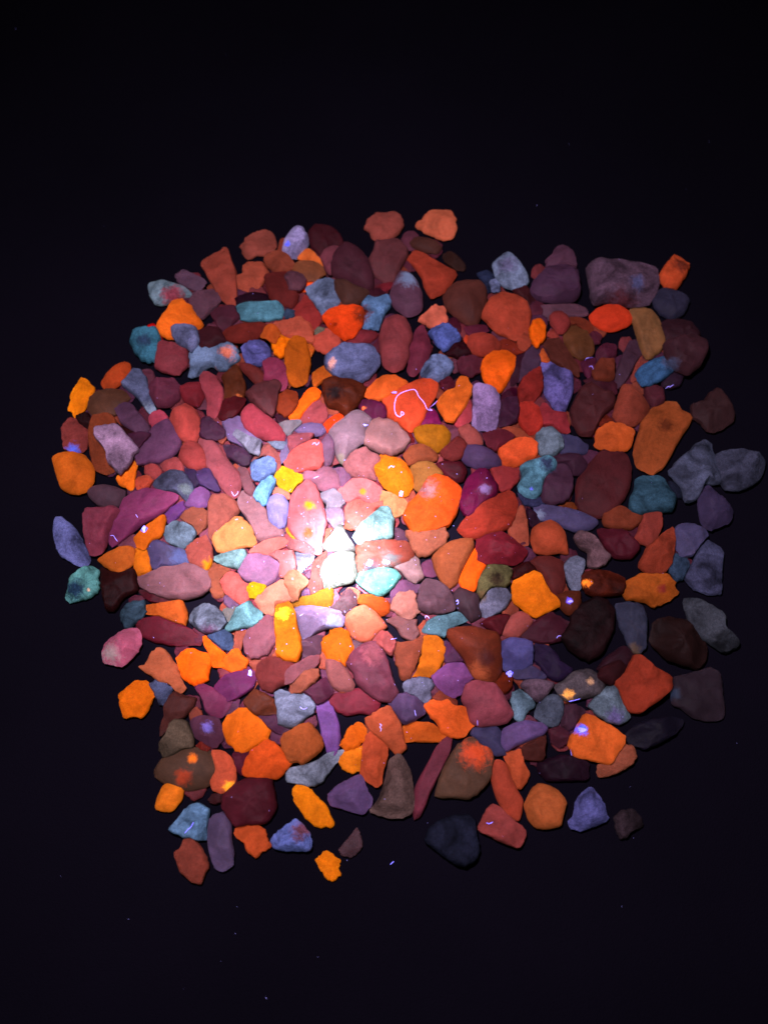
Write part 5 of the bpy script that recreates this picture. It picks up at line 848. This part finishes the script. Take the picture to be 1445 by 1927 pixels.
for u, v in base:
    n_ = rb.randint(5, 7); r = rb.uniform(15, 21); a0 = rb.uniform(0, 6)
    P = [(u + r * rb.uniform(.75, 1.15) * math.cos(a0 + k * 6.283 / n_), v + r * rb.uniform(.75, 1.1) * math.sin(a0 + k * 6.283 / n_)) for k in range(n_)]
    cc = rb.choice([(78, 26, 32), (66, 24, 34), (88, 36, 38), (60, 28, 44), (98, 42, 28), (60, 22, 32), (76, 36, 46)])  # gap tints, raised to stand in for haze and scattered light
    low.append(dict(layer=0, kind=rb.choice('oqq'), c=cc, c2='', own=False, P=P, look='base', label='', gain='1,1,1'))
order = low + [s for _, s in sorted(enumerate(stones), key=lambda t: (t[1]['layer'], t[0]))]

rnd = random.Random(11)
stuffV = []; stuffF = []; stuffC = []; stuffM = []
KINDS = ['o', 'q', 'r', 'd']
SCREEN = []
for s in order:
    P = np.array(s['P']); c = P.mean(0)
    q = P - c; cov = np.cov(q.T); ev = np.sqrt(np.maximum(np.linalg.eigvalsh(cov), 1)); wmin = ev[0] * 2.6; wmax = ev[1] * 2.6
    wid = min(wmin, 62) * PX
    look = s['look']
    f = 0.36
    if any(w in look for w in FLAT): f = 0.26
    if any(w in look for w in ('pyramid', 'cone', 'block', 'cube', 'boulder')): f = 0.44
    hu = wid * f * 1.12 * rnd.uniform(0.85, 1.2); hl = hu * 0.55
    if look == 'base': hu, hl = 0.0013, 0.0008
    O, cc, R = outline(s['P'], 30, 0.0, random.Random(1))
    x0, y0, X, Y, m_ = cells(O)
    sub = HM[y0:y0 + m_.shape[0], x0:x0 + m_.shape[1]]
    hs = sub[m_]
    under = float(np.percentile(hs, 80)) if hs.size else 0
    zmid = max(hl, under + 0.0002)
    if s['layer'] >= 3: zmid = max(zmid, hl * 1.05)
    if hs.size and (hs > 0.0005).mean() > 0.6 and s['layer'] > 1:
        zmid = max(zmid, under + hl * 0.2)
    tl = 0.10 if under > 0.002 else 0.03
    tilt = (rnd.uniform(-tl, tl), rnd.uniform(-tl, tl))
    seg = 24 if look == 'base' else (44 if s['own'] else 30)
    V, F, cw, O2, cpx, Rw = build_stone(s['P'], zmid, hu, hl, look, s['kind'], rnd, seg, tilt)
    rr = np.hypot(X * CELL - c[0], Y * CELL - c[1]) / max(ev[1] * 2, 6)
    hgt = zmid + hu * 0.85 * np.sqrt(np.maximum(1 - np.minimum(rr, 1) ** 2, 0.0))
    sub[m_] = np.maximum(sub[m_], hgt[m_])
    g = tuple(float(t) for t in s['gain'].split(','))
    col = tint_from_seen(s['c'], cw, g) if look != 'base' else [v / 0.95 for v in lin(s['c'])]  # seen colours near the hot spot are lifted to paint its glare wash
    off = len(ALLV); ALLV += V; ALLF += [tuple(i + off for i in f_) for f_ in F]
    if look != 'base': SCREEN.append((c, cw, hu))
    if s['own']:
        zb = min(v.z for v in V); org = Vector((cw.x, cw.y, zb))
        o = mesh_obj('stone', [v - org for v in V], F, [MAT[s['kind']]])
        o.location = org
        for p in o.data.polygons: p.use_smooth = True
        o.data.set_sharp_from_angle(angle=math.radians(48))
        o['label'] = s['label']; o['category'] = 'stone'; o['group'] = 'rough stones heaped on the black cloth'
        o['tint'] = tuple(col)
        vivid = s['kind'] == 'o' and col[0] > 3.0 * col[2] and s['c'][0] > 170
        o['glow'] = 0.85 if vivid else (0.35 if s['kind'] in 'oq' else 0.2)
        pt = [v for k, v in PATCHES.items() if k in s['label']]
        pl = pt[0] if pt else []
        for nm, ent in zip(('a', 'b'), (list(pl) + [None, None])[:2]):
            if ent:
                w_ = at(ent[0], ent[1], cw.z + hu * 0.8)
                o['patch_' + nm] = (w_.x, w_.y, ent[2] * PX)
                o['tint_' + nm] = tuple(tint_from_seen(ent[3], w_))
            else:
                o['patch_' + nm] = (9.0, 9.0, 0.001); o['tint_' + nm] = (0.1, 0.1, 0.1)
    else:
        off = len(stuffV); stuffV += V
        stuffF += [tuple(i + off for i in f_) for f_ in F]
        stuffC += [col] * len(V); stuffM += [KINDS.index(s['kind'])] * len(F)
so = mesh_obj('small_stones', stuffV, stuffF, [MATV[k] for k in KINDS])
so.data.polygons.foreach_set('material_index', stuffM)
so.data.polygons.foreach_set('use_smooth', [True] * len(stuffF))
at_ = so.data.color_attributes.new('tint', 'FLOAT_COLOR', 'POINT')
at_.data.foreach_set('color', [t for c_ in stuffC for t in (*c_, 1.0)])
so.data.set_sharp_from_angle(angle=math.radians(48))
so['kind'] = 'stuff'; so['label'] = 'small stones and chips wedged in the gaps of the glowing heap'; so['category'] = 'stones'
print('heap top', HM.max(), 'stones', len(stones), 'base', len(base))

# ---------------------------------------------------------------- lint and dust, lying on whatever is under them
BV = BVHTree.FromPolygons(ALLV, ALLF)
def hit(u, v):
    d = ray(u, v).normalized()
    loc, nn, _, _ = BV.ray_cast(CAM, d)
    if loc is None: return at(u, v), Vector((0, 0, 1))
    return loc, nn
def lint(pts, label, width, mat):
    P = [Vector(p) for p in pts]
    if any(w in label.split(' of the ')[0] for w in ('knot', 'cluster', 'patch', 'tuft', 'speck', 'bright violet lint on')):
        rk = random.Random(len(label)); x0 = min(p.x for p in P); x1 = max(p.x for p in P); y0 = min(p.y for p in P); y1 = max(p.y for p in P)
        cx_, cy_ = (x0 + x1) / 2, (y0 + y1) / 2; rx = max((x1 - x0) / 2, 3.0); ry = max((y1 - y0) / 2, 2.2)
        P = []
        for k in range(15):                 # a tangled tuft: one fibre wound over itself
            a_ = k * 2.4 + rk.uniform(-.5, .5); q_ = rk.uniform(0.25, 1.0)
            P.append(Vector((cx_ + rx * q_ * math.cos(a_), cy_ + ry * q_ * math.sin(a_))))
    Q = []
    n_ = len(P)
    for i in range(n_ - 1):                 # Catmull-Rom through the traced points
        p0 = P[max(i - 1, 0)]; p1 = P[i]; p2 = P[i + 1]; p3 = P[min(i + 2, n_ - 1)]
        for k in range(6):
            t = k / 6
            Q.append(0.5 * ((2 * p1) + (p2 - p0) * t + (2 * p0 - 5 * p1 + 4 * p2 - p3) * t * t + (3 * p1 - p0 - 3 * p2 + p3) * t ** 3))
    Q.append(P[-1])
    zs = [hit(q.x, q.y)[0] for q in Q]
    hts = [z.z for z in zs]
    sm = [max(hts[max(0, i - 1):i + 2]) for i in range(len(hts))]
    sm = [sum(sm[max(0, i - 2):i + 3]) / len(sm[max(0, i - 2):i + 3]) for i in range(len(sm))]
    pts3 = [at(q.x, q.y, max(z, h_) + width * 1.2) for q, z, h_ in zip(Q, sm, hts)]
    org = pts3[0].copy(); V = []; F = []; S = 6
    for i, p in enumerate(pts3):
        t = (pts3[min(i + 1, len(pts3) - 1)] - pts3[max(i - 1, 0)]).normalized()
        a = t.cross(Vector((0, 0, 1)))
        a = a.normalized() if a.length > 1e-6 else Vector((1, 0, 0))
        b_ = t.cross(a)
        w_ = width * (0.55 + 0.45 * min(1, min(i, len(pts3) - 1 - i) / 2)) * (1 + 0.25 * noise.noise(p * 900))
        for k in range(S):
            an = k * 6.283 / S; V.append(p + a * math.cos(an) * w_ + b_ * math.sin(an) * w_ - org)
    for i in range(len(pts3) - 1):
        for k in range(S):
            j = (k + 1) % S; F.append((i * S + k, i * S + j, (i + 1) * S + j, (i + 1) * S + k))
    F.append(tuple(range(S))); F.append(tuple((len(pts3) - 1) * S + k for k in reversed(range(S))))
    o = mesh_obj('lint_fibre', V, F, [LINT[mat]]); o.location = org
    for p in o.data.polygons: p.use_smooth = True
    o['label'] = label; o['category'] = 'fibre'; o['group'] = 'glowing lint fibres on the stones'
for line in FIBRES.strip().split('\n'):
    pts, w_, mt, label = line.split('|')
    lint([tuple(float(t) for t in q.split(',')) for q in pts.split()], label, float(w_), mt)

rd = random.Random(3)
DV = []; DF = []; DM = []
def speck(u, v, r, mi):
    p, nn = hit(u, v); p = p + nn * r * 0.4; off = len(DV)
    a = Vector((rd.uniform(-1, 1), rd.uniform(-1, 1), rd.uniform(-.4, .4))).normalized()
    b_ = nn.cross(a); b_ = b_.normalized() if b_.length > 1e-6 else Vector((0, 1, 0))
    el = rd.choice((1, 1, 1.6, 3.0))
    for q in (a * r * el, b_ * r, -a * r * el, -b_ * r, nn * r * .8, -nn * r * .8): DV.append(p + q)
    for f_ in ((0, 1, 4), (1, 2, 4), (2, 3, 4), (3, 0, 4), (1, 0, 5), (2, 1, 5), (3, 2, 5), (0, 3, 5)):
        DF.append(tuple(i + off for i in f_)); DM.append(mi)
n_ = 0
while n_ < 280:
    an = rd.uniform(0, 6.283); rad = abs(rd.gauss(0, 1)) * 260
    u = 640 + rad * math.cos(an) * 1.15; v = 1010 + rad * math.sin(an)
    if not (110 < u < 1400 and 420 < v < 1640): continue
    if hit(u, v)[0].z < 0.0012: continue
    near = math.hypot(u - 620, v - 1030)
    speck(u, v, rd.uniform(0.00006, 0.00014) * (1.15 if near < 200 else 0.9), 0 if near < 90 else rd.choice((1, 1, 2)))
    n_ += 1
for _ in range(50):
    speck(rd.uniform(20, 1420), rd.uniform(20, 1900), rd.uniform(0.00006, 0.00012), 3)
dim = glow_material('faint_dust_on_cloth', (0.07, 0.07, 0.2), 0.35)
du = mesh_obj('dust', DV, DF, [LINT['pale'], LINT['violet'], glow_material('dim_violet_dust', (0.30, 0.18, 0.6), 0.5), dim])
du.data.polygons.foreach_set('material_index', DM)
du['kind'] = 'stuff'; du['label'] = 'tiny glowing dust specks sprinkled over the stones and cloth'; du['category'] = 'dust'
